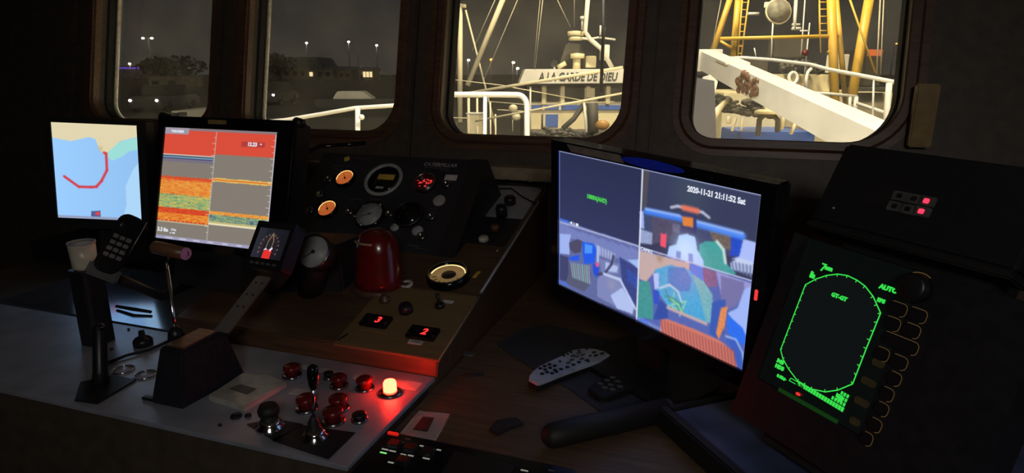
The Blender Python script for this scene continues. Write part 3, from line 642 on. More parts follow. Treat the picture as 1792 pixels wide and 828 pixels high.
gt('2x 2x', 1392, 673, .006, m='black_matte'); gt('100', 1462, 693, .007, bold=.0004); gt('100', 1463, 699, .006, bold=.0004)
p = F4.p(1399, 690); MB().lathe((p[0], -.003, p[1]), [(.004, 0), (.0035, -.0015), (0, -.002)], 'y', 12, .6).make('power_light', 'screen_red', t)
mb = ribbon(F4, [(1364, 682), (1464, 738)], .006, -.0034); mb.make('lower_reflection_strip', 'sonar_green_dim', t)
# keys: oblong pads with an amber printed outline
def key_at(x, y, wpx, name='key', short=False):
    c = F4.p(x, y, -.003); w_ = wpx; h_ = .0085 if not short else .005
    k = MB().rrect(c[0] - w_ / 2, c[0] + w_ / 2, c[1] - h_, c[1] + h_, min(h_ * .8, w_ * .45), -.0055, -.003, 'y').make(name, 'black_plastic', t)
    return k, c, w_, h_
keyspx = [(1572, 541, .024), (1606, 552, .024), (1562, 567, .022), (1596, 579, .022), (1576, 601, .046), (1544, 620, .020), (1574, 634, .022), (1566, 663, .018), (1553, 690, .018), (1544, 716, .018), (1532, 744, .018), (1518, 768, .016)]
for x, y, w_ in keyspx:
    k, c, ww, hh = key_at(x, y, w_)
    path = rr(c[0] - ww / 2, c[0] + ww / 2, c[1] - hh, c[1] + hh, hh * .7, 4)
    n_ = len(path); sub = path[: int(n_ * .62)]
    mb = MB()
    for p, q in zip(sub[:-1], sub[1:]):
        d = nv(np.array(q) - np.array(p) + 1e-9); n2 = np.array([-d[1], d[0]]) * .0004
        mb.face([(p[0] + n2[0], -.0058, p[1] + n2[1]), (p[0] - n2[0], -.0058, p[1] - n2[1]), (q[0] - n2[0], -.0058, q[1] - n2[1]), (q[0] + n2[0], -.0058, q[1] + n2[1])])
    mb.make('key_outline', 'amber_outline', k)
for x, y, w_ in [(1538, 636, .016), (1521, 669, .020), (1509, 704, .020), (1497, 738, .014)]:
    k, c, ww, hh = key_at(x, y, w_, 'flat_key', True); mat('olive', (.10, .085, .04), .5); k.data.materials[0] = MT['olive']
c = F4.p(1604, 505, -.003); MB().lathe((c[0], -.003, c[1]), [(.019, 0), (.018, -.016), (.014, -.018), (0, -.018)], 'y', 28).make('rotary_knob', 'black_plastic', t)
mb = MB(); mb.tube([(c[0] + .0205 * math.cos(a_), -.0040, c[1] + .0205 * math.sin(a_)) for a_ in np.linspace(1.0, 2.1, 8)], .0006, 5); mb.tube([(c[0] + .0205 * math.cos(a_), -.0040, c[1] + .0205 * math.sin(a_)) for a_ in np.linspace(3.5, 4.1, 6)], .0006, 5); mb.make('knob_scale', 'amber_outline', t)
# bracket down to the stand
zb = (1.092 - F4.O[2]) / F4.V[2]
MB().box(-.05, .19, .02, .12, zb + .02, z0 + .004).make('mounting_bracket', 'black_matte', t)

# --- stand below the sonar, black padded rail
F5 = Fr((*Zp(1158, 714, 1.09)[:2], 1.05), (.63, -.777, 0), (0, 0, 1))
t = T('sonar_stand', 'low box with a top tinted blue for monitor light under the sonar display, its edge framed in black', 'stand', F5)
MB().box(.002, .60, .002, .55, .0, .030, .003).make('box_body', 'black_matte', t)
MB().box(.012, .60, .016, .54, .028, .037, .002).make('box_top', 'blue_lit_top', t)  # bluish light from the security monitor is put into the top's colour
mb = MB(); mb.box(-.004, .60, -.004, .014, .0, .041, .003); mb.box(-.004, .010, .014, .55, .030, .0405, .002); mb.make('edge_frame', 'rubber', t)
t = T('padded_rail', 'rounded black padded rail lying across the desk in front of the mat', 'rail')
A0, A1 = Zp(962, 764, 1.072), Zp(1172, 716, 1.072); d = nv(A1 - A0)
MB().tube([A0 - d * .012, A0 - d * .006, A0, A0 + d * .02, A1 - d * .01], [.008, .016, .020, .021, .021], 18).make('padding', 'rubber', t)
MB().tube([A1 - d * .012, A1 + d * .006], .0195, 18).make('end_sleeve', 'black_plastic', t)

# --- radio unit above the sonar
nb = np.array([.689, .725, 0]); V6 = nv(np.array([0, 0, 1]) * math.cos(R(27)) + nb * math.sin(R(27)))
F6 = Fr(D(1480, 250, 1.18), (.7243, -.6886, -.02), V6)
t = T('radio_unit', 'black radio unit tilted back at far right with six grey keys, two glowing red', 'radio', F6)
b = F6.p(1415, 385); hh = -b[1]
MB().prism([(0, 0), (b[0], -hh), (.34, -hh), (.34, 0)], 0, .075, 'y', .006).make('case', 'black_paint', t)
MB().prism([(b[0] - .001, -hh - .012), (.34, -hh - .012), (.34, -hh), (b[0] - .001, -hh)], -.004, .06, 'y', .003).make('front_lip', 'rubber', t)
for i, (x, y) in enumerate([(1576, 344), (1601, 349), (1623, 353), (1567, 362), (1590, 367), (1614, 371)]):
    c = F6.p(x, y, -.001); k = MB().rrect(c[0] - .0135, c[0] + .0135, c[1] - .0085, c[1] + .0085, .003, -.004, 0, 'y', .001).make('key', 'grey_key', t)
    MB().rrect(c[0] - .005, c[0] + .004, c[1] - .004, c[1] + .004, .002, -.0046, -.0038, 'y').make('key_symbol', 'black_plastic' if i not in (2, 5) else 'key_lamp', k)
c = F6.p(1458, 364, -.001); MB().lathe((c[0], 0, c[1]), [(.004, 0), (.003, -.003), (0, -.004)], 'y', 10).make('screw', 'steel', t)
MB().box(.05, .30, .05, .14, -hh - .10, -hh + .01).make('support_bracket', 'black_matte', t)
o = MB().tube([D(1396, 410, 1.02), D(1386, 470, 1.0), D(1374, 520, .99)], .006, 8).make('grey_tube', 'dark_chrome'); tag(o, 'thin dark grey tube rising beside the right edge of the security monitor', 'tube')

# ============================================================ GAUGE BOX
tg = R(42); PB = S(762, 447)
F7 = Fr(PB, (1, 0, 0), (0, math.cos(tg), math.sin(tg)))
tl, tr, bl = F7.p(566, 279), F7.p(824, 281), F7.p(514, 392)
gx0, gx1, gz1 = tl[0] - .01, .004, max(tl[1], tr[1]) + .003
print('gauge', tl, tr, bl)
t = G = T('engine_gauge_box', 'black engine instrument box with orange dials, a white ring and chrome screws', 'instrument panel', F7)
depth = .17
# body: face down to the console slope
mb = MB()
cs, sn = math.cos(tg), math.sin(tg)
def lo(z):      # how far below the face the console lies at face height z (local y)
    Y, Zz = PB[1] + z * cs, PB[2] + z * sn
    # local y direction = (0, -sn... ) computed from the frame
    B = F7.B; k = (Zz - Sz(Y)) / (B[1] * SL - B[2]); return k
A_ = [(gx0, 0, -.004), (gx1, 0, -.004), (gx1, 0, gz1), (gx0, 0, gz1)]
y2 = max(.001, lo(gz1)); 
# side outline in the (y, z) plane of the frame, closed on the slope
side = [(0.0, -.004), (0.0, gz1), (y2, gz1), (.001, -.003)]
mb.prism(side, gx0, gx1, 'x', .003).make('case', 'box_blue_black', t)
# side wing on the right: darker wooden cheek
mb = MB(); mb.prism([(-.002, -.006), (-.002, gz1 + .002), (y2 - .002, gz1 + .002), (.0, -.006)], gx1 + .001, gx1 + .05, 'x', .003); mb.make('side_cheek', 'black_paint', t)
def gauge(x, y, r, name, rim, face, depthf=.010, rise=.010, needle=True, nang=.8, extra=None, parent=G, F=F7, ymap=None):
    c = F.p(x, y, -rise)
    g = MB().lathe((c[0], 0, c[1]), [(r * 1.16, 0), (r * 1.16, -rise * .7), (r * 1.10, -rise), (r * 1.0, -rise), (r * .96, -rise + depthf * .8), (r * .96, 0)], 'y', 36).make(name, rim, parent)
    MB().lathe((c[0], -rise + depthf * .8, c[1]), [(r * .97, .0006), (r * .97, -.0), (0, -.0)], 'y', 32).make('dial_face', face, g)
    if needle:
        yy = -rise + depthf * .8 - .0012
        MB().tube([(c[0] - .25 * r * math.cos(nang), yy, c[1] - .25 * r * math.sin(nang)), (c[0] + .75 * r * math.cos(nang), yy, c[1] + .75 * r * math.sin(nang))], [.0011, .0005], 5).make('needle', 'black_matte', g)
        MB().lathe((c[0], yy, c[1]), [(.0028, .0008), (.0028, -.001), (0, -.0015)], 'y', 12).make('needle_hub', 'black_matte', g)
        mb = MB()
        for k in range(11):
            a_ = R(-40 + 26 * k); mb.tube([(c[0] + r * .74 * math.cos(a_), yy + .0006, c[1] + r * .74 * math.sin(a_)), (c[0] + r * .88 * math.cos(a_), yy + .0006, c[1] + r * .88 * math.sin(a_))], .0005, 4)
        mb.make('dial_marks', 'black_matte', g)
    return g, c
def rimlight(g, c, r, y, m, a0=15, a1=200, th=.0011):
    MB().tube([(c[0] + r * math.cos(R(a_)), y, c[1] + r * math.sin(R(a_))) for a_ in np.linspace(a0, a1, 20)], th, 6).make('rim_light', m, g)
rg = .0275
for (x, y) in ((602, 309), (571, 363)):
    g, c = gauge(x, y, rg, 'gauge', 'black_gloss', 'gauge_orange', .008, .012, True, 2.2); rimlight(g, c, rg * .92, -.0075, 'gauge_rim')
c = F7.p(671, 314, -.004); g = MB().ring((c[0], 0, c[1]), .048, .058, -.007, 0, 'y', 48).make('gauge', 'dial_grey', G); tag(g, 'large tachometer with a pale grey ring and yellow sticker')
MB().lathe((c[0], -.001, c[1]), [(.048, .0008), (.048, 0), (0, 0)], 'y', 32).make('dial_face', 'black_gloss', g)
q = F7.p(676, 310, -.002); MB().box(q[0] - .026, q[0] + .026, -.0030, -.0012, q[1] - .009, q[1] + .009).make('yellow_sticker', 'yellow_label', g)
q = F7.p(664, 328, -.002); MB().box(q[0] - .012, q[0] + .012, -.002, -.001, q[1] - .004, q[1] + .004).make('hour_meter', 'dial_grey', g)
MT['digit_face'] = mat('digit_face', (.10, .018, .014), .3)
g, c = gauge(742, 317, .0285, 'gauge', 'dark_chrome', 'digit_face', .004, .012, False); tag(g, 'round gauge with small glowing red marks')
mb = MB()
for k in range(22):
    a_, r_ = rng.random() * 6.28, .024 * math.sqrt(rng.random()); x, z = c[0] + r_ * math.cos(a_), c[1] - .003 + r_ * .6 * math.sin(a_); l_ = .0018 + .0015 * rng.random()
    mb.box(x - l_, x + l_, -.0100, -.0094, z - .0009, z + .0009)
    if k % 2: mb.box(x - .0009, x + .0009, -.0101, -.0095, z - l_, z + l_)
mb.make('red_digits', 'led_red_soft', g)
g, c = gauge(645, 374, .039, 'gauge', 'black_gloss', 'dial_grey', .002, .012, True, 3.6); tag(g, 'round gauge with a pale grey face')
for a_ in (200, 262, 50): MB().lathe((c[0] + .040 * math.cos(R(a_)), -.012, c[1] + .040 * math.sin(R(a_))), [(.0045, 0), (.0045, -.004), (0, -.005)], 'y', 10).make('clip', 'chrome', g)
g, c = gauge(713, 372, .038, 'gauge', 'black_plastic', 'black_gloss', .003, .010, True, 1.2); tag(g, 'round unlit gauge with a black face')
for x, y in ((575, 313), (560, 340), (542, 368), (611, 370), (681, 374), (781, 322), (754, 379), (737, 413)):
    c = F7.p(x, y, -.003); s_ = MB().lathe((c[0], 0, c[1]), [(.0135, 0), (.013, -.005), (.0095, -.0075), (.0062, -.005), (.0045, -.002), (0, -.002)], 'y', 18).make('key_switch', 'dark_chrome', G)
    MB().tube([(c[0] - .002, -.0022, c[1] - .002), (c[0] + .002, -.0022, c[1] + .002)], .0007, 4).make('slot', 'black_matte', s_)
for x, y, r_ in ((768, 350, .0175), (690, 397, .012), (730, 403, .0155)):
    c = F7.p(x, y, -.006); MB().lathe((c[0], 0, c[1]), [(r_, 0), (r_, -.005), (r_ * .85, -.0065), (0, -.0065)], 'y', 20).make('push_button', 'dial_grey', G)
def lab(F, par, x, y, wx, hz, m, name='label_plate', yy=-.0008, rot=0):
    c = F.p(x, y, yy); P = [(-wx, -hz), (wx, -hz), (wx, hz), (-wx, hz)]; cr_, sr = math.cos(rot), math.sin(rot)
    return MB().prism([(c[0] + a * cr_ - b * sr, c[1] + a * sr + b * cr_) for a, b in P], yy - .0006, .0, 'y').make(name, m, par)
lab(F7, G, 789, 311, .018, .0095, 'white_label'); lab(F7, G, 607, 278, .008, .008, 'yellow_label', rot=.5)
p = F7.p(741, 288); text('CATERPILLAR', 'lettering', 'dial_grey', G, (p[0], -.0005, p[1] - .004), .0170, ex=.0003, bold=.0003, shear=.2)
mat('faint_print', (.07, .075, .08), .6)
for x, y, n_, s_ in ((742, 294, 15, .0055), (770, 299, 7, .0045), (618, 278, 12, .0055), (582, 290, 14, .0045), (584, 296, 12, .004), (612, 349, 9, .0045), (646, 349, 9, .0045), (752, 366, 5, .0045), (540, 352, 5, .0045), (714, 430, 7, .0045), (726, 435, 6, .004), (752, 372, 5, .004)):
    p = F7.p(x, y); mb = MB(); xx = p[0]
    for k in range(n_):
        w_ = s_ * (.3 + .5 * rng.random()); s_ = s_; mb.box(xx, xx + w_ * 1.4, -.0006, 0, p[1], p[1] + s_ * .7); xx += w_ * 1.4 + s_ * .2
    tag(mb.make('small_print', 'faint_print', G), kind='stuff')

# ============================================================ ITEMS ON THE SLOPING CONSOLE
FS = lambda x, y, k=0: Fr(S(x, y, k), (1, 0, 0), (0, 1, SL))      # lying on the slope: local z = up the slope, y = into the wood
# lit rudder gauge
F8 = FS(785, 488); t = T('rudder_gauge', 'round deck gauge with a bright cream lit rim and brass face', 'gauge', F8)
r0 = .046
MB().lathe((0, 0, 0), [(r0 * 1.15, .002), (r0 * 1.15, -.012), (r0 * 1.08, -.020), (r0 * 1.0, -.020), (r0 * .96, -.004), (r0 * .96, .002)], 'y', 40).make('housing', 'black_gloss', t)
g = MB().lathe((0, -.008, 0), [(r0 * .97, .001), (r0 * .97, 0), (0, 0)], 'y', 36).make('dial_face', 'gauge_cream', t)
MB().tube([(r0 * .90 * math.cos(R(a_)), -.0125, r0 * .90 * math.sin(R(a_))) for a_ in np.linspace(20, 185, 24)], .0013, 6).make('rim_light', 'gauge_cream_rim', t)
MB().lathe((0, -.0085, .004), [(.018, .0), (.017, -.002), (0, -.002)], 'y', 20).make('centre_cap', 'leather', t)
for k in range(7):
    a_ = R(200 + 24 * k); MB().tube([(.027 * math.cos(a_), -.0088, .027 * math.sin(a_)), (.039 * math.cos(a_), -.0088, .039 * math.sin(a_))], .0011, 4).make('dial_mark', 'leather', t)
MB().ring((0, 0, 0), r0 * 1.0, r0 * 1.05, -.0205, -.0195, 'y', 40).make('rim_ring', 'steel', t)
# white washer, tags
F = FS(711, 499); t = T('pull_ring', 'small pale oval ring on the slope beside the red beacon', 'ring', F)
MB().ring((0, 0, 0), .0085, .0165, -.005, 0, 'y', 28).make('ring_body', 'white_plastic', t); MB().lathe((0, 0, 0), [(.0083, 0), (.0080, -.003), (0, -.003)], 'y', 16).make('centre', 'frame_wood', t)
F = FS(833, 481); o = MB().prism([(-.004, -.014), (.004, -.014), (.007, .014), (-.001, .014)], -.0015, 0, 'y').make('brass_tag', 'yellow_label'); o.matrix_world = F.M(); tag(o, 'narrow yellow tag right of the lit round gauge', 'tag')
# tan board with two read-outs
Pq = [S(*p, .006) for p in ((640, 512), (843, 519), (766, 628), (580, 597))]
F9 = Fr(S(705, 560, .007), (1, 0, 0), (0, 1, SL)); t = TP = T('winch_console', 'tan board with two small black counters glowing red 3 and 2', 'control panel', F9)
pp = [F9.p(*p) for p in ((585, 598), (765, 630), (842, 519), (640, 512))]; print('tan', pp)
xr = (pp[1][0] + pp[2][0]) / 2; 
MB().prism([(pp[0][0], pp[1][1]), (xr, pp[1][1]), (xr, pp[2][1]), (pp[0][0], pp[2][1])], 0, .0068, 'y', .001).make('board', 'tan_board', t)
MB().tube([(xr, -.0005, pp[1][1] + .001), (xr, -.0005, pp[2][1])], .0014, 6).make('edge_bead', 'pale_trim', t)
for (x, y, dx, ch) in ((658, 562, .006, '3'), (740, 583, .004, '2')):
    c = F9.p(x, y, -.004); k = MB().rrect(c[0] - .033, c[0] + .033, c[1] - .019, c[1] + .019, .004, -.008, 0, 'y', .001).make('counter', 'black_gloss', t)
    MB().box(c[0] - .024, c[0] + .024, -.0086, -.0078, c[1] - .011, c[1] + .011).make('counter_window', 'digit_dark' if 'digit_dark' in MT else 'black_gloss', k)
    text(ch, 'red_digit', 'led_red', k, (c[0] + dx - .006, -.0092, c[1] - .0090), .026, bold=.0006, shear=.15)
    for q in (-.029, .029): MB().lathe((c[0] + q, -.008, c[1] - .010), [(.0028, 0), (.0022, -.003), (0, -.0035)], 'y', 10).make('small_button', 'black_plastic', k)
lab(F9, t, 652, 578, .030, .0045, 'tan_board', yy=-.001); lab(F9, t, 727, 599, .0155, .0058, 'white_label', yy=-.001)
p = F9.p(727, 599); MB().box(p[0] - .010, p[0] + .010, -.0019, -.0015, p[1] - .0012, p[1] + .0012).make('faded_print', 'grey_key', t)
lab(F9, t, 600, 590, .0025, .013, 'black_matte', 'felt_mark', yy=-.0004, rot=-.4)
c = F9.p(674, 526); MB().lathe((c[0], 0, c[1]), [(.014, 0), (.013, -.006), (.008, -.008), (.008, -.014), (0, -.015)], 'y', 20).make('brass_knob', 'frame_wood', t)
c = F9.p(711, 545); MB().lathe((c[0], 0, c[1]), [(.016, 0), (.016, -.010), (.013, -.018), (0, -.018)], 'y', 20).make('black_knob', 'black_plastic', t)
c = F9.p(770, 536); sw = MB().lathe((c[0], 0, c[1]), [(.012, 0), (.011, -.006), (.006, -.010), (0, -.010)], 'y', 16).make('toggle_switch', 'black_plastic', t); MB().tube([(c[0], -.006, c[1]), (c[0] - .006, -.030, c[1] + .008)], [.0035, .005], 8).make('toggle_arm', 'black_plastic', sw)
lab(F9, t, 784, 528, .0125, .005, 'white_label', yy=-.001)
# red beacon
F = Fr(S(664, 500, 0), (1, 0, 0), (0, 0, 1)); t = T('red_beacon', 'dark red domed plastic beacon standing on the console slope', 'beacon', F)
MB().lathe((0, 0, -.01), [(.060, 0), (.060, .028), (.058, .034), (.054, .098), (.048, .124), (.034, .142), (.015, .150), (0, .151)], 'z', 36, .9).make('dome', 'red_plastic', t)
MB().lathe((0, 0, -.012), [(.064, -.004), (.064, .010), (.060, .014), (.058, .014)], 'z', 36, .9).make('base_ring', 'frame_wood', t)
MB().lathe((0, 0, .134), [(.020, 0), (.020, .004), (.018, .006), (0, .006)], 'z', 20).make('cap', 'red_plastic', t)
MB().tube([(-.034 + .0 * k, 0, 0) if False else (.051 * math.cos(R(a_)), .046 * math.sin(R(a_)), .113) for k, a_ in enumerate(np.linspace(215, 285, 10))], .003, 6).make('tan_band', 'pale_trim', t)
# analogue clock on its own pillar
P = D(549, 441, 1.33); d_ = nv(CAM - P); F = Fr(P, nv(np.cross(np.array([0, .35, 1.]), d_ + np.array([-.45, -.15, .25]))), np.cross(d_ + np.array([-.45, -.15, .25]), nv(np.cross(np.array([0, .35, 1.]), d_ + np.array([-.45, -.15, .25])))))
t = T('round_dial', 'round pale grey dial on a dark pillar between compass screen and beacon', 'dial', F)
r0 = .0345
MB().lathe((0, 0, 0), [(r0 * .9, .035), (r0 * 1.1, .030), (r0 * 1.12, -.004), (r0 * 1.02, -.006), (r0 * .98, 0)], 'y', 36).make('case', 'black_plastic', t)
MB().lathe((0, -.001, 0), [(r0, .001), (r0, 0), (0, 0)], 'y', 36).make('dial_face', 'dial_grey', t)
MB().tube([(.002, -.003, .002), (-.020, -.003, -.016)], [.0014, .0006], 6).make('needle', 'black_matte', t); MB().lathe((0, -.002, 0), [(.0042, 0), (.0042, -.003), (0, -.004)], 'y', 14).make('hub', 'black_matte', t)
MB().ring((0, 0, 0), r0 * 1.02, r0 * 1.10, -.0075, -.004, 'y', 36).make('bezel', 'dark_chrome', t)
q = F.l(S(545, 505, 0)); MB().tube([(0, .02, 0), (q[0], q[1], q[2] - .01)], [.024, .030], 14).make('pillar', 'black_paint', t)
# dark hood behind the dial
t = T('dial_hood', 'dark angular housing behind the round grey dial', 'housing')
P0 = S(600, 520, 0); Pm = S(500, 470)
MB().prism([(P0[0] - .19, P0[1] - .02), (P0[0] - .01, P0[1] + .02), (P0[0] - .0, P0[1] + .16), (P0[0] - .20, P0[1] + .13)], Sz(P0[1]) - .01, Sz(P0[1]) + .115, 'z', .006, .82).make('hood_body', 'black_paint', t)
# compass / autopilot screen
F = Fr((-.8126, .944, 1.3316), (.9918, -.1257, .0208), (.0522, .5497, .8337)); s_ = 1.0
t = T('autopilot_display', 'small tilted black display with a red compass card and ship outline', 'display', F)
W_, H_ = .0784, .0605
MB().rrect(-W_ / 2 - .010, W_ / 2 + .010, -H_ / 2 - .020, H_ / 2 + .014, .008, .0015, .030, 'y', .002).make('housing', 'black_plastic', t)
mb = MB()
for a, b, c, d in ((-W_ / 2 - .010, W_ / 2 + .010, H_ / 2, H_ / 2 + .013), (-W_ / 2 - .010, W_ / 2 + .010, -H_ / 2 - .019, -H_ / 2), (-W_ / 2 - .010, -W_ / 2, -H_ / 2, H_ / 2), (W_ / 2, W_ / 2 + .010, -H_ / 2, H_ / 2)): mb.box(a, b, -.002, .003, c, d)
mb.make('bezel', 'black_plastic', t)
im = Img(100, 78, (26, 27, 33)); im.a *= (1.35 - .5 * im.X + .25 * (im.X < .25))[..., None]
for k in range(13):
    a_ = R(-20 + 220 * k / 12); x, y = .48 + .30 * math.cos(a_), .66 - .46 * math.sin(a_); im.blob(x, y, .035, (150, 120, 112), .9)
    x, y = .48 + .23 * math.cos(a_), .66 - .36 * math.sin(a_); im.blob(x, y, .03, (140, 28, 32), .8)
im.line([(.40 , .62), (.41, .42), (.50, .15), (.58, .42), (.57, .70)], .014, (150, 140, 104)); im.line([(.50, .15), (.50, .60)], .006, (140, 50, 50))
im.poly([(.36, .76), (.44, .68), (.62, .72), (.62, 1), (.36, 1)], (226, 50, 46)); im.poly([(.34, .74), (.40, .64), (.45, .70)], (226, 226, 250)); im.poly([(.52, .70), (.60, .60), (.63, .66), (.56, .76)], (226, 226, 250))
picture('screen', im, -W_ / 2, W_ / 2, -H_ / 2, H_ / 2, -.0004, 'screen', t)
for k in range(5): MB().rrect(-.033 + k * .0145, -.024 + k * .0145, -H_ / 2 - .013, -H_ / 2 - .008, .0015, -.0035, -.001, 'y').make('key', 'grey_key', t)
q = F.l(S(474, 500, 0)); MB().tube([(0, .028, -.02), (0, .05, -.04), (q[0] + .0, q[1], q[2])], [.018, .018, .022], 12).make('pedestal', 'black_paint', t)
# rear right of the console: switch plate
F = FS(895, 375); t = T('rear_switch_plate', 'pale worn metal plate at the top corner of the console with black knobs', 'switch plate', F)
pq = [F.p(*p) for p in ((868, 420), (902, 420), (944, 330), (860, 330))]; print('plate', pq)
x1 = X0 - .012 - F.O[0]
MB().box(-.15, x1, -.004, -.0005, pq[0][1] + .12, pq[2][1], .0008).make('metal_plate', 'aluminium', t)
MB().box(-.20, x1, -.003, .0, pq[0][1] - .03, pq[0][1] + .118, .0008).make('dark_plate', 'black_paint', t)
for x, y, r_, h_, m in ((892, 347, .017, .026, 'black_plastic'), (877, 364, .016, .036, 'black_plastic'), (846, 416, .0135, .014, 'white_plastic'), (866, 396, .012, .02, 'frame_wood')):
    c = F.p(x, y, -h_ * .8); MB().lathe((c[0], 0, c[1]), [(r_, -.003), (r_, -h_ * .75), (r_ * .82, -h_), (0, -h_)], 'y', 22).make('rotary_knob', m, t)
for x, y in ((933, 335), (906, 340), (797, 434), (870, 439)):
    c = F.p(x, y, -.003); MB().lathe((c[0], 0, c[1]), [(.0042, -.002), (.004, -.005), (0, -.006)], 'y', 10).make('screw', 'steel', t)
for i, P in enumerate([[(800, 322), (860, 322), (905, 318), (950, 330), (944, 352)], [(858, 330), (895, 330), (915, 345), (938, 357)], [(855, 318), (900, 314), (962, 322)]]):
    o = MB().tube([S(x, y, .010 + .004 * i) for x, y in P], .0022, 6).make('cable', 'black_gloss')
    tag(o, ['black cable looping over the console corner beside the knobs', 'thin black cable crossing the pale switch plate', 'thin black cable running along the back of the console'][i], 'cable')
F = Fr(S(545, 289, .012), (1, 0, 0), (0, 1, .3)); pq = [F.p(*p) for p in ((515, 279), (572, 285), (568, 273), (560, 271))]
o = MB().prism(pq, -.002, .001, 'y').make('paper_slip', 'cream_paper'); o.matrix_world = F.M(); tag(o, 'cream slip of paper wedged beside the fish finder screen', 'paper')
o = MB().tube([D(508, 268, 1.72), D(545, 264, 1.74), D(560, 256, 1.76), D(600, 254, 1.76), D(640, 250, 1.76)], .006, 8).make('black_hose', 'black_gloss'); tag(o, 'black hose lying under the sill of the second window', 'hose')

# ============================================================ THROTTLE AND LOWER PLATE
ZA = 1.065
t = T('throttle_unit', 'black throttle box with a chrome lever and a flat grey lever', 'throttle')
hb = .100
b0, b1, b2 = Zp(267, 706, ZA), Zp(303, 714, ZA), Zp(422, 660, ZA)
a0, a1, a2, a3 = Zp(278, 608, ZA + hb), Zp(317, 616, ZA + hb), Zp(396, 580, ZA + hb), Zp(352, 574, ZA + hb)
xl0, xr0, yf0, yk0 = b0[0] - .004, b2[0] + .004, b0[1] - .002, b2[1] + .01
bot = [(xl0, yf0, ZA), (xr0 - .012, yf0, ZA), (xr0, yk0, ZA), (xl0 - .01, yk0, ZA)]
top = [(a0[0], a0[1], ZA + hb), (a1[0], a1[1], ZA + hb), (a2[0], a2[1], ZA + hb), (a3[0], a3[1], ZA + hb)]
mb = MB(); vb = [mb.bm.verts.new(tuple(map(float, p))) for p in bot]; vt = [mb.bm.verts.new(tuple(map(float, p))) for p in top]
mb.bm.faces.new(vb[::-1]); mb.bm.faces.new(vt)
for k in range(4): mb.bm.faces.new((vb[k], vb[(k + 1) % 4], vt[(k + 1) % 4], vt[k]))
bmesh.ops.bevel(mb.bm, geom=list(mb.bm.edges), offset=.004, segments=3, affect='EDGES'); mat('matte_box', (.016, .017, .024), .85, bump=.2, scale=150).node_tree.nodes['Principled BSDF'].inputs['Specular IOR Level'].default_value = .15; mb.make('box_body', 'matte_box', t)
MB().box(a0[0] + .006, a1[0] - .004, a0[1] + .008, a3[1] - .006, ZA + hb - .001, ZA + hb + .003, .001).make('slot_plate', 'frame_wood', t)
for p, q in (((xl0 - .012, yf0 + .01), 0), ((xr0 + .010, yk0 - .02), 0)): MB().box(p[0] - .014, p[0] + .014, p[1] - .006, p[1] + .006, ZA, ZA + .006, .002).make('foot_lug', 'black_plastic', t)
L0 = Zp(308, 588, ZA + hb); L1 = D(291, 461, np.dot(L0 - CAM, _f) * 1.0)
MB().tube([L0, L0 + (L1 - L0) * .3, L1], [.0048, .0042, .0036], 12).make('chrome_lever', 'chrome', t)
MB().lathe(L0, [(.015, -.004), (.013, .008), (.006, .020), (.005, .020)], 'z', 16).make('lever_boot', 'black_plastic', t)
dm = np.dot(L1 - CAM, _f); g0, g1 = D(268, 432, dm + .01), D(324, 444, dm - .02)
gd = nv(g1 - g0); gr = MB().tube([g0, g0 + gd * .006, g0 + gd * .03, g1], [.008, .0125, .0125, .0118], 20).make('lever_grip', 'grip_wood', t)
MB().tube([g1 + gd * .0002, g1 + gd * .0030], .0118, 24).make('end_disc', 'lilac', gr)
mb = MB(); mb.tube([L1 - (L1 - L0) * .02, (g0 + g1) / 2], .0038, 10); mb.make('lever_neck', 'dark_chrome', t)
v1 = nv(np.cross(gd, np.array([0, 0, 1.]))); v1 = v1 if np.dot(v1, CAM - g1) > 0 else v1
text('1', 'disc_numeral', 'black_matte', gr, tuple(g1 + gd * .0036 - np.cross(np.array([0, 0, 1.]), gd) * 0 + np.array([0, 0, -.005])), .014, along=tuple(np.cross(np.array([0, 0, 1.]), gd)), upv=(0, 0, 1))
# flat lever
dA = np.dot(Zp(386, 582, ZA + hb) - CAM, _f)
e0, e1, e2, e3 = D(374, 579, dA), D(399, 583, dA), D(474, 487, dA + .07), D(448, 484, dA + .07)
n = nv(np.cross(e1 - e0, e3 - e0)) * .005; n = n if np.dot(n, _f) > 0 else -n
mb = MB(); A_ = [mb.bm.verts.new(tuple(map(float, p))) for p in (e0, e1, e2, e2 + (e3 - e2) * .15 + (e2 - e1) * .02, e3 + (e2 - e3) * .15 + (e2 - e1) * .02, e3)]; B_ = [mb.bm.verts.new(tuple(map(float, Vector(v.co) + Vector(tuple(n))))) for v in A_]
mb.bm.faces.new(A_); mb.bm.faces.new(B_[::-1])
for k in range(6): mb.bm.faces.new((A_[k], A_[(k + 1) % 6], B_[(k + 1) % 6], B_[k]))
fl = mb.make('flat_lever', 'steel', t)
for k in range(3):
    for q in (.3, .7):
        P = (e0 + (e1 - e0) * q) + ((e3 - e0) + ((e2 - e1) - (e3 - e0)) * q) * (.45 + .22 * k) - n * .1; MB().sphere(P, .0022, 8).make('rivet', 'black_matte', fl)
# clear block
t = T('clear_block', 'frosted clear plastic block on the metal plate beside the throttle', 'block')
z_ = ZA + .012
MB().prism([Zp(*p, z_)[:2] for p in ((364, 692), (427, 712), (502, 668), (470, 655), (424, 652))], ZA, z_, 'z', .002).make('block_body', 'clear_block', t)
MB().prism([Zp(*p, z_ + .001)[:2] for p in ((400, 680), (432, 690), (450, 680), (420, 672))], z_ - .0003, z_ + .0008, 'z').make('worn_patch', 'grey_key', t)
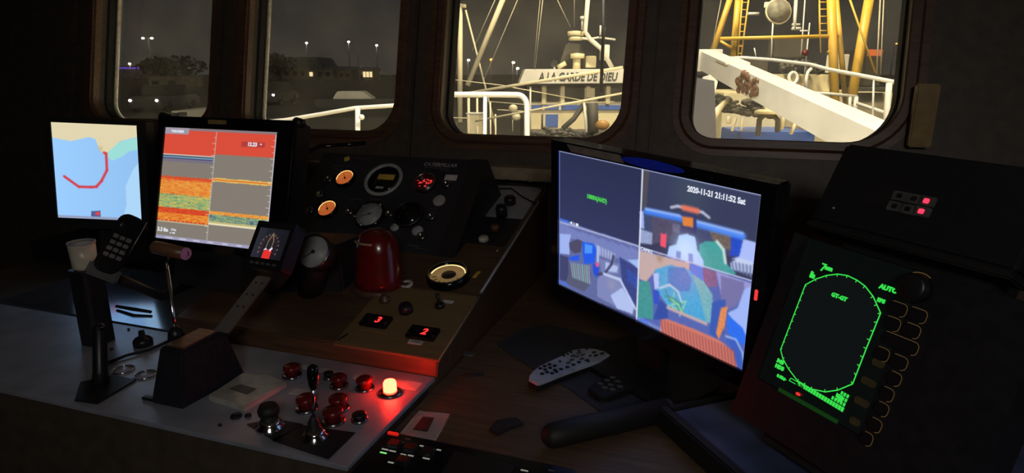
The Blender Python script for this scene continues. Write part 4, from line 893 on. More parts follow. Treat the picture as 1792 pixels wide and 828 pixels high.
# mini joystick with black grip
def joystick(name, label, x, y, top_px=None, r=.022):
    c = Zp(x, y, ZA); t = T(name, label, 'joystick', Fr(c, (1, 0, 0), (0, 0, 1)))
    MB().lathe((0, 0, 0), [(r, 0), (r, .004), (r * .80, .007), (r * .8, .010), (r * .6, .016), (r * .55, .016)], 'z', 28).make('chrome_flange', 'chrome', t)
    MB().lathe((0, 0, .010), [(r * .62, 0), (r * .60, .008), (r * .42, .014), (r * .45, .018), (r * .25, .026), (.004, .030), (0, .030)], 'z', 20).make('rubber_boot', 'rubber', t)
    if top_px:
        p = D(*top_px, np.dot(c - CAM, _f) * .965) - c
        MB().tube([(0, 0, .03), tuple(p * .75)], .0026, 10).make('chrome_stem', 'chrome', t)
        MB().tube([tuple(p * .70), tuple(p * .76), tuple(p * .88), tuple(p), tuple(p * 1.03)], [.005, .0075, .0095, .0085, .004], 14).make('hand_grip', 'black_gloss', t)
    else:
        MB().lathe((0, 0, .022), [(.006, 0), (.017, .004), (.018, .012), (.014, .020), (0, .022)], 'z', 18).make('hand_grip', 'rubber', t)
    return t
# black base plates under the joysticks
for (P, lb) in (([(432, 742), (478, 732), (530, 742), (482, 772)], 'dark base plate under the left joystick'), ([(476, 770), (530, 744), (622, 757), (575, 803)], 'dark base plate under the tall joystick')):
    o = MB().prism([Zp(*p, ZA + .002)[:2] for p in P], ZA + .0002, ZA + .002, 'z').make('base_plate', 'black_paint'); tag(o, lb, 'plate')
joystick('joystick', 'short black knob joystick on a shiny chrome flange', 473, 748, None, .024)
joystick('joystick', 'tall slim joystick with chrome stem and black grip', 551, 766, (547, 643), .022)
# indicator lamps and mushroom buttons
def button(x, y, r, h, label, m='red_button', cap=None, grp=None):
    c = Zp(x, y, ZA + h * .5); c = np.array([c[0], c[1], ZA]); t = T('push_button', label, 'button', Fr(c, (1, 0, 0), (0, 0, 1)), grp)
    MB().lathe((0, 0, 0), [(r * 1.15, 0), (r * 1.15, .003), (r * 1.0, .005), (r * .7, .005)], 'z', 24).make('collar', 'dark_chrome', t)
    MB().lathe((0, 0, .004), [(r * .8, 0), (r * .82, h * .5), (r, h * .6), (r * .96, h * .85), (r * .7, h), (0, h)], 'z', 24).make('button_cap', m, t); return t
button(511, 650, .017, .020, 'dim red button at the back edge, just right of the clear block')
button(593, 668, .016, .020, 'dim red button midway along the back row of the plate')
button(638, 672, .016, .020, 'red button next to the glowing lamp, catching its light')
button(536, 706, .018, .022, 'dim red button directly behind the tall joystick stem')
button(592, 706, .017, .022, 'shiny red button right of the joystick stem, the farther of two')
button(583, 728, .018, .022, 'shiny red button right of the joystick stem, the nearer of two')
button(629, 731, .013, .010, 'flat dark button right of the two shiny red ones', 'black_plastic')
button(575, 658, .010, .010, 'small black button beside the white strips', 'black_plastic')
c = Zp(683, 688, ZA); t = T('warning_lamp', 'glowing warning lamp lit bright yellow white, flooding the plate with red', 'lamp', Fr(c, (1, 0, 0), (0, 0, 1)))
MB().lathe((0, 0, 0), [(.023, 0), (.023, .003), (.016, .006), (.0145, .006)], 'z', 28).make('collar', 'dark_chrome', t)
MB().lathe((0, 0, .005), [(.0125, 0), (.0125, .016), (.0105, .020), (0, .0215)], 'z', 24).make('lamp_lens', 'lamp_red', t)
for i, (P, lb) in enumerate((([(520, 637), (608, 652), (606, 659), (518, 643)], 'long white label strip behind the joystick grip'), ([(622, 655), (656, 660), (652, 668), (618, 662)], 'short white label strip behind the red buttons'), ([(694, 664), (740, 671), (728, 684), (686, 676)], 'white label strip lit pink beside the glowing lamp'), ([(512, 680), (542, 684), (534, 692), (505, 689)], 'small white label left of the joystick stem'))):
    o = MB().prism([Zp(*p, ZA)[:2] for p in P], ZA, ZA + .001, 'z').make('label_strip', 'white_label'); tag(o, lb, 'label')
for x, y, lb in ((216, 648, 'bright thin ring set in the metal plate, the left of two'), (254, 657, 'thin ring set in the metal plate, close to the throttle box')):
    c = Zp(x, y, ZA); t = T('plate_ring', lb, 'ring', Fr(c)); MB().ring((0, 0, 0), .0185, .0205, 0, .003, 'z', 32).make('ring_body', 'chrome', t); MB().lathe((0, 0, 0), [(.018, .0002), (.018, .0012), (0, .0012)], 'z', 24).make('disc', 'aluminium', t)
c = Zp(251, 604, 1.066); t = T('rotary_switch', 'dark rotary knob with an upright pin on the blue lit plate', 'knob', Fr(c))
MB().lathe((0, 0, 0), [(.020, 0), (.020, .012), (.015, .018), (.007, .020), (.006, .034), (0, .035)], 'z', 12).make('knob_body', 'black_plastic', t)
for x, y, r_ in ((413, 729, .010), (385, 745, .003), (434, 728, .006), (225, 577, .003), (195, 612, .004)):
    c = Zp(x, y, ZA + .001); o = MB().lathe(c, [(r_, 0), (r_ * .9, .003), (0, .004)], 'z', 14).make('plate_screw', 'black_plastic'); tag(o, 'small dark screw head in the metal control plates', 'screw', 'screws in the metal plates')
c = Zp(232, 541, 1.067); t = T('spring_clip', 'dark flat clip across the glossy plate', 'clip'); MB().tube([Zp(204, 536, 1.072), Zp(232, 541, 1.075), Zp(264, 546, 1.072)], [.004, .005, .004], 8).make('clip_bar', 'black_matte', t)
# dark lever at the far left
c0 = Zp(176, 676, ZA); t = T('side_lever', 'thick dark upright lever at the left end of the metal plate', 'lever'); pt = D(174, 572, np.dot(c0 - CAM, _f))
MB().tube([c0, c0 + (pt - c0) * .25, pt, pt + (pt - c0) * .06], [.017, .013, .012, .006], 14).make('lever_shaft', 'black_plastic', t)
MB().prism([Zp(*p, ZA + .004)[:2] for p in ((130, 700), (170, 705), (238, 664), (200, 655), (140, 668))], ZA, ZA + .004, 'z', .001).make('base_plate', 'black_paint', t)
MB().tube([pt + np.array([.010, -.006, 0]), pt + np.array([.016, -.008, 0])], .004, 8).make('chrome_stud', 'chrome', t)
# handset leaning on its cradle
cen = D(208, 428, 1.28); ax_ = nv(D(236, 382, 1.30) - D(186, 470, 1.26)); sd = nv(np.cross(ax_, -ray(208, 428))); F = Fr(cen, -sd if np.dot(sd, _r) < 0 else sd, ax_)
t = T('radio_handset', 'black telephone handset with keypad leaning in front of the chart screen', 'handset', F)
MB().rrect(-.024, .024, -.062, .066, .018, .0, .016, 'y', .003).make('handset_body', 'black_gloss', t)
MB().rrect(-.020, .020, .036, .064, .012, -.010, .002, 'y', .003).make('earpiece', 'black_gloss', t)
for r_ in range(4):
    for k in range(3): MB().rrect(-.017 + k * .0122, -.0072 + k * .0122, .010 - r_ * .0135, .018 - r_ * .0135, .002, -.0025, .001, 'y').make('key', 'grey_key', t)
MB().tube([(.0245, .004, .064), (.0245, .004, -.010)], .0012, 6).make('edge_trim', 'steel', t)
MB().prism([(-.030, -.075), (.030, -.075), (.030, -.045), (-.030, -.045)], .004, .028, 'y', .004).make('cradle', 'black_paint', t)
MB().tube([(0, .02, -.06), F.l(cen + np.array([-.05, .12, -.16])), F.l(cen + np.array([-.10, .38, -.18]))], .011, 10).make('cradle_post', 'black_paint', t)
# cup
P = D(150, 470, 1.36); t = T('beaker', 'cream beaker at the far left edge beside the handset', 'cup', Fr((P[0], P[1], P[2])))
MB().lathe((0, 0, 0), [(.020, 0), (.024, .006), (.026, .058), (.0225, .058), (.020, .008), (0, .008)], 'z', 28).make('cup_body', 'cup_cream', t)
MB().lathe((0, 0, .056), [(.026, 0), (.0272, .001), (.0272, .004), (.0245, .005), (.0235, .002)], 'z', 28).make('cup_rim', 'dial_grey', t)
zc = P[2] - 1.066; MB().rrect(-.026, .024, -.026, .026, .01, -zc, 0, 'z').make('cup_holder', 'black_paint', t)

# ============================================================ ON THE DESK
zt = 1.050
o = MB().prism([Zp(*p, zt + .002)[:2] for p in ((1060, 726), (1200, 690), (1150, 620), (1040, 588), (958, 566), (905, 578), (870, 603), (905, 628), (940, 650), (1000, 683))], zt, zt + .0022, 'z').make('anti_slip_mat', 'anti_slip'); tag(o, 'black ribbed anti slip mat under the remote controls', 'mat')
# silver remote
zr = zt + .022
out = [(925, 663), (926, 657), (933, 648), (944, 641), (965, 631), (985, 622), (1003, 612), (1022, 609), (1042, 610), (1060, 615), (1068, 620), (1052, 629), (1035, 636), (1015, 643), (990, 652), (965, 662), (947, 670), (940, 671)]
pts = [Zp(*p, zr) for p in out]; cenr = sum(pts) / len(pts); dr = nv(Zp(1060, 616, zr) - Zp(933, 663, zr)); F = Fr((cenr[0], cenr[1], zt + .0022), dr, (0, 0, 1))
t = T('remote_control', 'silver television remote control with many dark round buttons', 'remote control', F)
lo_ = [F.l(p)[:2] for p in pts]
MB().prism(lo_, .003, .0135, 'z', .0).make('lower_shell', 'black_plastic', t)
MB().prism(lo_, .0135, zr - zt - .002, 'z', .0015, .985).make('upper_shell', 'silver_plastic', t)
zz = zr - zt - .002
def rb(x, y, ra, rb_=None, m='black_plastic', nm='button'):
    q = F.l(Zp(x, y, zr)); rb_ = rb_ or ra
    MB().prism([(q[0] + ra * math.cos(k * math.pi / 7), q[1] + rb_ * math.sin(k * math.pi / 7)) for k in range(14)], zz - .0005, zz + .0016, 'z').make(nm, m, t)
Zc = lambda zx, zy: (860 + zx / 2.874, 540 + zy / 2.875)
for a_ in ((246, 303), (268, 292), (292, 283), (270, 309), (295, 300), (318, 290), (255, 330), (280, 322), (320, 312), (305, 328), (327, 320), (350, 307), (382, 297), (412, 285), (440, 272)): rb(*Zc(*a_), .0042)
for a_ in ((345, 268), (365, 240), (385, 232), (402, 222), (440, 214), (478, 205), (487, 268), (497, 240)): rb(*Zc(*a_), .0030)
for a_ in ((405, 260), (430, 243), (388, 275), (455, 255), (460, 235), (440, 226), (410, 240)): rb(*Zc(*a_), .0065, .0040, 'grey_key')
for a_ in ((515, 222), (525, 238), (480, 262), (557, 228)): rb(*Zc(*a_), .0055, .0030)
rb(*Zc(205, 365), .005, .004, 'white_label', 'logo_patch')
# small black remote
zr2 = zt + .014; pq = [Zp(*p, zr2) for p in ((1029, 679), (1036, 673), (1076, 656), (1090, 658), (1118, 671), (1112, 678), (1064, 695), (1050, 694))]
t = T('small_remote', 'small black remote control with eight raised keys on the mat', 'remote control')
MB().prism([p[:2] for p in pq], zt + .0024, zr2, 'z', .002).make('shell', 'black_plastic', t)
for x, y in ((1050, 672), (1062, 666), (1072, 661), (1058, 679), (1069, 674), (1081, 668), (1072, 682), (1085, 677)):
    q = Zp(x, y, zr2); MB().rrect(q[0] - .0055, q[0] + .0055, q[1] - .0028, q[1] + .0028, .002, zr2 - .0005, zr2 + .002, 'z').make('key', 'grey_key', t)
# curled leather piece
P = [Zp(*p, zt + .004) for p in ((855, 752), (868, 736), (903, 731), (918, 742), (893, 748), (872, 761))]
t = T('leather_flap', 'small curled piece of black leather lying on the brown desk', 'strap'); MB().prism([p[:2] for p in P], zt + .0005, zt + .006, 'z', .0015).make('flap', 'leather', t)
# clear acrylic plate
P = [Zp(*p, zt + .004)[:2] for p in ((700, 760), (762, 770), (788, 724), (734, 719))]
t = T('acrylic_cover', 'clear acrylic cover plate with pale edges on the desk below the glowing lamp', 'cover'); MB().prism(P, zt + .0005, zt + .004, 'z').make('plate', 'acrylic', t)
mb = MB(); Q = [(p[0], p[1], zt + .004) for p in P]; mb.tube(Q + [Q[0]], .0011, 6); mb.make('pale_edge', 'clear_block', t)
P2 = [Zp(*p, zt + .0045)[:2] for p in ((722, 752), (748, 756), (760, 732), (740, 730))]; MB().prism(P2, zt + .004, zt + .006, 'z', .001).make('centre_pad', 'leather', t)
# keyboard of the lower panel
c1, c2 = Zp(684, 752, 1.062), Zp(1000, 828, 1.062)
t = T('lower_keypad', 'black panel at the bottom edge with rows of tiny lit labels', 'keypad')
MB().box(c1[0], -.18, .56, c1[1] - .004, 1.0, 1.062, .003).make('panel_body', 'black_gloss', t)
P = [Zp(*p, 1.0625)[:2] for p in ((772, 830), (796, 790), (900, 815), (880, 850))]; MB().prism(P, 1.0618, 1.0635, 'z').make('touch_pad', 'black_plastic', t)
for i, (x, y, w_, m) in enumerate(((674, 786, .006, 'key_white'), (687, 789, .006, 'key_white'), (671, 792, .006, 'key_green'), (706, 795, .005, 'key_white'), (719, 797, .005, 'key_white'), (746, 802, .006, 'key_white'), (738, 780, .0035, 'key_white'), (768, 787, .004, 'key_white'), (684, 809, .005, 'key_white'), (889, 817, .004, 'grey_key'), (918, 823, .006, 'key_white'), (965, 823, .005, 'grey_key'), (878, 826, .007, 'key_white'), (714, 768, .005, 'grey_key'), (703, 773, .005, 'grey_key'))):
    q = Zp(x, y, 1.063); mb = MB(); x0 = q[0] - w_
    for k in range(4): mb.box(x0 + k * w_ * .5, x0 + k * w_ * .5 + w_ * .42, q[1] - .0013, q[1] + .0013, 1.0618, 1.0628)
    mb.make('key_label', m, t)
for x, y in ((690, 777), (717, 784), (748, 790), (705, 806)):
    q = Zp(x, y, 1.066); MB().rrect(q[0] - .010, q[0] + .010, q[1] - .009, q[1] + .009, .003, 1.060, 1.070, 'z', .001).make('rocker_switch', 'black_plastic', t)
q = Zp(688, 760, 1.062); MB().rrect(q[0] - .010, q[0] + .010, q[1] - .003, q[1] + .003, .002, 1.0615, 1.0645, 'z').make('red_key', 'red_button_lit', t)
o = MB().tube([Zp(1240, 700, 1.054), Zp(1262, 690, 1.06), Zp(1290, 694, 1.056)], .003, 6).make('loose_cable', 'black_gloss'); tag(o, 'short black cable end behind the sonar stand', 'cable')

# ============================================================ OUTSIDE
ss = lambda mb, n_, m: tag(mb.make(n_, m), kind='structure')
ss(MB().box(-400, 400, -20, 60, -4.6, -4.0), 'harbour_water', 'sea')
hz = lambda a, b, z0, z1: None
QR = Matrix.Rotation(YAW, 4, 'Z')
def W(x, d, z): P = D(x, 125, d); P = CAM + _h * (d * math.cos(PIT) + 0) + _r * ((x - 896) / FPX * d); return np.array([P[0], P[1], z])   # d: distance along the camera's heading
def FW(x, d, z=0): return Fr(W(x, d, z), tuple(_r), (0, 0, 1))
def zpx(y, d): return float(D(896, y, 1.0)[2] - 1.65) / float(np.dot(D(896, y, 1.0) - CAM, _h)) * d + 1.65
o = MB().prism([(-260, 30), (-4, 30), (60, 60), (260, 60), (260, 420), (-260, 420)], -4.4, -.45, 'z').make('quay_ground', 'asphalt'); o.matrix_world = Fr((0, 0, 0), tuple(_r)).M(); tag(o, kind='structure')
def hbox(name, label, cat, x0, x1, yt, yb, d, dep, m, parts=(), roof=None, group=None):
    fr = FW((x0 + x1) / 2, d, zpx(yb, d)); w_ = (x1 - x0) / FPX * d / math.cos(PIT); h_ = zpx(yt, d) - zpx(yb, d)
    t = T(name, label, cat, fr, group); MB().box(-w_ / 2, w_ / 2, 0, dep, -1, h_).make('wall', m, t)
    if roof: MB().prism([(-w_ / 2 - .5, h_), (w_ / 2 + .5, h_), (w_ / 2 - w_ * .08, h_ + roof), (-w_ / 2 + w_ * .08, h_ + roof)], -.5, dep + .5, 'y').make('roof', 'house_roof', t)
    for (u0, u1, v0, v1, mm) in parts: MB().box(-w_ / 2 + w_ * u0, -w_ / 2 + w_ * u1, -.15, .05, h_ * v0, h_ * v1).make('window', mm, t)
    return t
hbox('warehouse', 'long low warehouse with a pale blue roof across the water in the second window', 'building', 503, 585, 117, 136, 190, 14, 'house_wall', [(.1 + .16 * k, .18 + .16 * k, .2, .6, 'ship_glass') for k in range(5)], 2.6)
hbox('row_house', 'low pale house right of the warehouse', 'building', 556, 602, 122, 136, 180, 10, 'house_wall', [(.15, .3, .2, .7, 'lamp_warmwin'), (.5, .62, .2, .7, 'ship_glass'), (.75, .9, .2, .7, 'ship_glass')], .6)
hbox('row_house', 'gabled small house in the middle of the far quay', 'building', 610, 634, 123, 137, 175, 9, 'house_wall', [(.2, .35, .2, .6, 'ship_glass'), (.6, .75, .2, .6, 'ship_glass')], 1.0)
hbox('lit_kiosk', 'small building with brightly lit yellow windows at right of the second window', 'building', 651, 668, 123, 136, 170, 8, 'house_wall', [(.08, .30, .1, .8, 'lamp_warmwin'), (.38, .62, .1, .8, 'lamp_warmwin'), (.7, .92, .1, .8, 'lamp_warmwin')], .8)
hbox('row_house', 'dim building at the left end of the second window behind trees', 'building', 474, 505, 117, 135, 200, 10, 'house_wall', [(.2, .5, .3, .7, 'ship_glass')], .5)
t = hbox('lit_arcade', 'low building with a violet neon front far off in the first window', 'building', 206, 300, 118, 134, 210, 12, 'house_wall', [(.0, .14, .2, .75, 'lamp_violet'), (.34, .36, .6, .75, 'lamp_violet')], .5)
MB().box(-9, 9.0, -.4, -.1, 2.4, 2.9).make('neon_strip', 'lamp_violet', t)
hbox('quay_shed', 'pale floodlit shed in the first window, right of the violet lights', 'building', 300, 352, 134, 152, 90, 6, 'house_wall', [(.1, .3, .2, .6, 'ship_glass'), (.6, .8, .2, .6, 'ship_glass')])
hbox('white_van', 'pale parked van near the bottom right of the first window', 'van', 330, 358, 192, 206, 30, 3, 'ship_white', [(.1, .4, .3, .8, 'ship_glass'), (.5, .9, .5, .9, 'ship_glass')])
def street(x, yt, yb, d, label, two=False, m='lamp_white', r=.29):
    zt_, zb_ = zpx(yt, d), -.45; t = T('street_lamp', label, 'street lamp', FW(x, d, zb_))
    MB().tube([(0, 0, 0), (0, 0, zt_ - zb_)], [.14, .09], 6).make('pole', 'pole', t)
    for s_ in ((-1, 1) if two else (1,)):
        xo = s_ * (.9 if two else .15)
        MB().tube([(0, 0, zt_ - zb_), (xo, -.2, zt_ - zb_ + .1)], .06, 5).make('arm', 'pole', t); MB().sphere((xo, -.3, zt_ - zb_), r, 8, (1, 1, .7)).make('lamp_head', m, t)
street(308, 69, 130, 140, 'double headed street lamp standing alone in the first window', True)
street(272, 112, 134, 150, 'low bright lamp among the violet lights in the first window')
street(481, 79, 134, 165, 'street lamp at the far left of the second window, above the trees')
street(563, 77, 132, 150, 'street lamp above the warehouse roof in the second window')
street(631, 75, 133, 150, 'tall street lamp right of centre in the second window')
street(676, 81, 130, 160, 'rightmost street lamp in the second window')
for x, y, m, lb in ((861, 105, 'lamp_orange', 'orange harbour lamp behind the mast in the third window'), (897, 110, 'lamp_white', 'upper of two white lamps left of the trawler roof'), (904, 120, 'lamp_white', 'lower of two white lamps left of the trawler roof'), (824, 106, 'lamp_white', 'white lamp seen between mast and boom'), (914, 127, 'lamp_white', 'small faint white lamp just left of the trawler roof'), (793, 116, 'lamp_orange', 'dim orange lamp at the left rim of the third window'), (1516, 78, 'lamp_orange', 'small orange lamp right of the yellow gantry'), (1552, 80, 'lamp_white', 'tiny white lamp at the right rim of the fourth window')):
    street(x, y, 130, 130, lb, False, m, .30 if x not in (914, 1552, 1516) else .16)
for x, lb in ((645, 'thin unlit mast between the tall street lamp and the lit kiosk'), (583, 'thin unlit mast just right of the warehouse roof')):
    t = T('flag_pole', lb, 'pole', FW(x, 150, -.45), 'unlit masts on the far quay'); MB().tube([(0, 0, 0), (0, 0, 6)], [.10, .06], 5).make('pole', 'pole', t)
def car(x, d, label, lamps=True):
    t = T('parked_car', label, 'car', FW(x, d, -.45))
    MB().prism([(-.9, .25), (.9, .25), (.9, .85), (-.9, .85)], 0, 4.2, 'y', .12).make('car_body', 'car_paint', t); MB().prism([(-.75, .8), (.75, .8), (.62, 1.4), (-.62, 1.4)], 1.0, 3.4, 'y', .08).make('cabin', 'ship_glass', t)
    for s_ in (-.8, .8):
        for y_ in (.8, 3.3): MB().lathe((s_ - .1, y_, .3), [(.3, 0), (.3, .2)], 'x', 12).make('wheel', 'rubber', t)
        if lamps: MB().sphere((s_ * .85, -.03, .66), .085, 8, (1, .4, .8)).make('head_lamp', 'head_lamp', t)
car(484, 42, 'dark car with both head lamps on at the lower left of the second window')
car(286, 34, 'dark parked car at the bottom of the first window', True)
def tree(x, yt, yb, d, r, label):
    t = T('leafy_tree', label, 'tree', FW(x, d, zpx(yb, d))); zt_ = zpx(yt, d) - zpx(yb, d)
    MB().tube([(0, 0, -1), (0, 0, zt_ * .5)], [.35, .2], 6).make('trunk', 'foliage', t)
    mb = MB()
    for k in range(420):
        a_, b_, c_ = rng.random() * 6.28, math.acos(2 * rng.random() - 1), rng.random() ** .33
        p = np.array([r * c_ * math.cos(a_) * math.sin(b_), r * c_ * math.sin(a_) * math.sin(b_), zt_ * .62 + zt_ * .42 * c_ * math.cos(b_)]); u_ = nv(rng.normal(size=3)) * .35; v_ = nv(rng.normal(size=3)) * .35
        mb.face([p - u_, p - v_, p + u_, p + v_])
    tag(mb.make('foliage', 'foliage', t), kind='stuff')
tree(492, 92, 136, 150, 5.5, 'leafy tree lit by a lamp at left of the second window')
tree(515, 97, 136, 158, 4.5, 'rounder leafy tree just right of the first one, before the warehouse')
tree(345, 100, 142, 110, 5.0, 'large dim tree at the right side of the first window'); tree(326, 104, 140, 120, 4.2, 'smaller dim tree left of the large one in the first window')
# small boat with canopy
t = T('motor_boat', 'small white motor boat standing on the near quay in the second window', 'boat', FW(634, 38, -.45)); t.scale = (1.45, 1.45, 1.6)
MB().prism([(-1.5, 0), (1.3, 0), (1.7, .35), (-1.6, .35)], 0, 1.2, 'y', .05).make('hull', 'grey_wall_paint', t); MB().prism([(-.9, .35), (.7, .35), (.3, .62), (-.7, .62)], .2, 1.0, 'y', .03).make('cabin', 'ship_white', t)

# --- own ship's rails
def rail(name, label, segs, r, m='rail_white', posts=()):
    t = T(name, label, 'rail')
    for s_ in segs: MB().tube(s_, r, 12).make('rail_pipe', m, t)
    for p in posts: MB().tube(p[:2], p[2], 10).make('post', m, t)
    return t
d = 6.0
arc = [D(905 + 17 * math.sin(a_), 185 - 19 * math.cos(a_) + 0, d) for a_ in np.linspace(0, math.pi / 2, 8)]
rail('guard_rail', 'thick bright white guard rail with a rounded corner in the third window', [[D(740, 165.5, d), D(880, 165.5, d)] + arc + [D(923, 362, d)]], .0265, posts=[(D(849, 168, d), D(847, 362, d), .019)])
rail('bow_rail', 'white curved rail with one post in the second window', [[D(440, 216, 6.5), D(500, 210, 6.4), D(560, 200, 6.3), D(622, 189, 6.2), D(700, 184, 6.2), D(760, 180, 6.2)]], .020, 'ship_white', posts=[(D(626, 188, 6.2), D(626, 300, 6.2), .026)])
t = T('deck_lamp', 'small round deck lamp hung on the rail post in the second window', 'lamp', Fr(D(633, 205, 6.1))); MB().sphere((0, 0, 0), .028, 12).make('globe', 'ship_white', t); MB().tube([(-.03, .02, 0), (0, .0, 0)], .008, 6).make('bracket', 'ship_white', t)
o = MB().prism([(-4.0, 3.6), (2.6, 3.2), (2.4, 7.2), (-4.2, 7.6)], .35, .42, 'z').make('foredeck', 'ship_cream'); o.matrix_world = Fr((0, 0, 0), tuple(_r)).M(); tag(o, 'pale foredeck below the windows behind the white guard rail', 'deck')
# long slanting poles crossing the third window
for i, (p0, p1, r_, lb) in enumerate((((820, 163), (1090, 118), .036, 'upper of two cream poles slanting across the third window'), ((832, 212), (1090, 163), .024, 'lower of two cream poles slanting across the third window'))):
    o = MB().tube([D(*p0, 9), D(*p1, 8.2)], r_ * .6, 10).make('slanting_pole', 'ship_cream'); tag(o, lb, 'pole')
for i, (P, r_, lb) in enumerate((([(780, 138), (876, 149), (1020, 176)], .007, 'thin wire crossing the third window at mid height'), ([(850, 177), (920, 183), (1075, 178)], .006, 'thin wire behind the thick guard rail'))):
    o = MB().tube([D(*p, 9) for p in P], r_, 6).make('guard_wire', 'ship_cream'); tag(o, lb, 'wire')
# --- mast and boom in the third window
dM = 14
t = T('cargo_mast', 'cream mast with stays and a square cap at left of the third window', 'mast')
MB().tube([D(805, 8, dM), D(805, 215, dM)], .058, 12).make('mast_tube', 'ship_cream', t)
q = D(805, 10, dM); MB().box(q[0] - .13, q[0] + .13, q[1] - .06, q[1] + .06, q[2] - .05, q[2] + .03, .01).make('mast_cap', 'ship_cream', t)
for p, q_ in (((815, 18), (868, 226)), ((799, 18), (788, 110))): MB().tube([D(*p, dM), D(*q_, dM)], .022, 8).make('stay', 'ship_cream', t)
o = MB().tube([D(890, -25, 13.4), D(818, 150, 13.6)], .056, 12).make('cargo_boom', 'ship_cream'); tag(o, 'thick slanting cream boom right of the mast in the third window', 'boom')
for i, (p, q_, r_, lb) in enumerate((((914, -20), (846, 141), .010, 'rope running down right of the slanting boom'), ((952, -20), (936, 122), .011, 'steep rope near the middle of the third window'), ((945, 0), (934, 118), .007, 'faint second rope beside the steep one'), ((968, -15), (998, 47), .011, 'rope leading to the radar platform'), ((873, -15), (826, 90), .010, 'thin rope left of the slanting boom'), ((1005, -15), (1005, 48), .006, 'thin vertical wire above the radar platform'))):
    o = MB().tube([D(*p, 14), D(*q_, 14)], r_, 6).make('rope', 'wire'); tag(o, lb, 'rope')
# deck clutter behind the rail
for i, (x, y0, y1, w_) in enumerate(((820, 172, 232, 5), (835, 172, 222, 4), (858, 178, 226, 3), (867, 200, 232, 3))):
    o = MB().tube([D(x, y0, 11), D(x + 1, y1 + 70, 11)], w_ / 2 / FPX * 11, 8).make('stanchion', 'ship_cream'); tag(o, 'cream stanchion behind the guard rail, ' + ['farthest left, just right of the mast', 'second from the left, right of the locker', 'tall one close behind the rail post', 'shortest one, right of the rail post'][i], 'post', 'stanchions behind the guard rail')
P = D(826, 215, 11); t = T('deck_locker', 'pale locker seen behind the guard rail at lower left of the third window', 'locker', Fr(P)); MB().box(-.10, .12, 0, .2, -.25, .15, .01).make('locker_body', 'ship_cream', t); MB().box(-.11, .13, -.01, .21, .15, .17).make('lid', 'ship_white', t)
for x, y, lb in ((898, 190, 'upper cream lump of net buoys hanging behind the rail'), (903, 205, 'lower cream lump of net buoys hanging behind the rail')):
    o = MB().sphere(D(x, y, 12), .10, 10, (.9, .8, .8)).make('buoy', 'ship_cream'); tag(o, lb, 'buoy')
t = T('far_rail', 'thin cream railing on the neighbouring deck seen through the guard rail', 'rail')
MB().tube([D(870, 192, 13), D(930, 196, 13)], .012, 6).make('rail_pipe', 'ship_cream', t); MB().tube([D(897, 193, 13), D(897, 230, 13)], .010, 6).make('post', 'ship_cream', t)
MB().tube([D(786, 206, 13), D(850, 208, 13)], .012, 6).make('rail_pipe', 'ship_cream', t)

# --- white trawler
dT = 20.0
FT = Fr(W(1000, dT, 0), tuple(_r), (0, 0, 1)); k = 1 / FPX * dT / math.cos(PIT) * .9999
TX = lambda x, y=125: FT.p(x, y)[0]
TZ = lambda x, y: FT.p(x, y)[1]
t = TR = T('white_trawler', 'white fishing trawler with blue stripe and its name along the wheelhouse', 'ship', FT)
xL, xR = TX(928), TX(1100); 
MB().box(xL, xR + 1.0, .0, 4.0, TZ(1000, 232), TZ(1000, 153), .03).make('wheelhouse', 'ship_cream', t)
MB().prism([(TX(908), TZ(1000, 147)), (xR + 1.0, TZ(1000, 145)), (xR + 1.0, TZ(1000, 121)), (TX(918), TZ(1000, 121))], -.35, 4.2, 'y', .02).make('name_board', 'ship_white', t)
MB().box(xL, xR + 1.0, -.02, .0, TZ(1000, 153), TZ(1000, 147)).make('shadow_gap', 'ship_dark', t)
for (a_, b_) in ((929, 948), (957, 980), (989, 1024), (1042, 1060), (1070, 1090)):
    wn = MB().rrect(TX(a_), TX(b_), TZ(1000, 178), TZ(1000, 152), .05, -.03, .01, 'y').make('window', 'ship_glass', t)
for x in (952, 985, 1030, 1065): MB().box(TX(x) - .06, TX(x) + .06, -.10, 0, TZ(1000, 182), TZ(1000, 150), .01).make('window_post', 'ship_cream', t)
MB().box(TX(928), xR + 1.0, -.05, 0, TZ(1000, 192), TZ(1000, 184)).make('blue_stripe', 'ship_blue', t)
for a_, b_ in ((950, 954), (979, 983), (1023, 1045)): MB().box(TX(a_), TX(b_), -.055, -.04, TZ(1000, 193), TZ(1000, 183)).make('stripe_gap', 'ship_cream', t)
MB().box(TX(956), TX(978), -.05, 0, TZ(1000, 222), TZ(1000, 200)).make('blue_hatch', 'ship_blue', t)
MB().tube([(TX(950), -.02, TZ(1000, 200)), (TX(950), -.02, TZ(1000, 226))], .03, 6).make('pipe', 'ship_dark', t)
text('A LA GARDE DE DIEU', 'ship_name', 'ship_dark', t, (TX(942), -.36, TZ(1000, 141)), .33, ex=.004, shear=.18, bold=.010, wide=.72)
MB().prism([(TX(915), -6), (xR + 1.3, -6), (xR + 1.3, TZ(1000, 226)), (TX(915), TZ(1000, 226))], -1.2, 5, 'y', .05).make('hull', 'ship_dark', t)
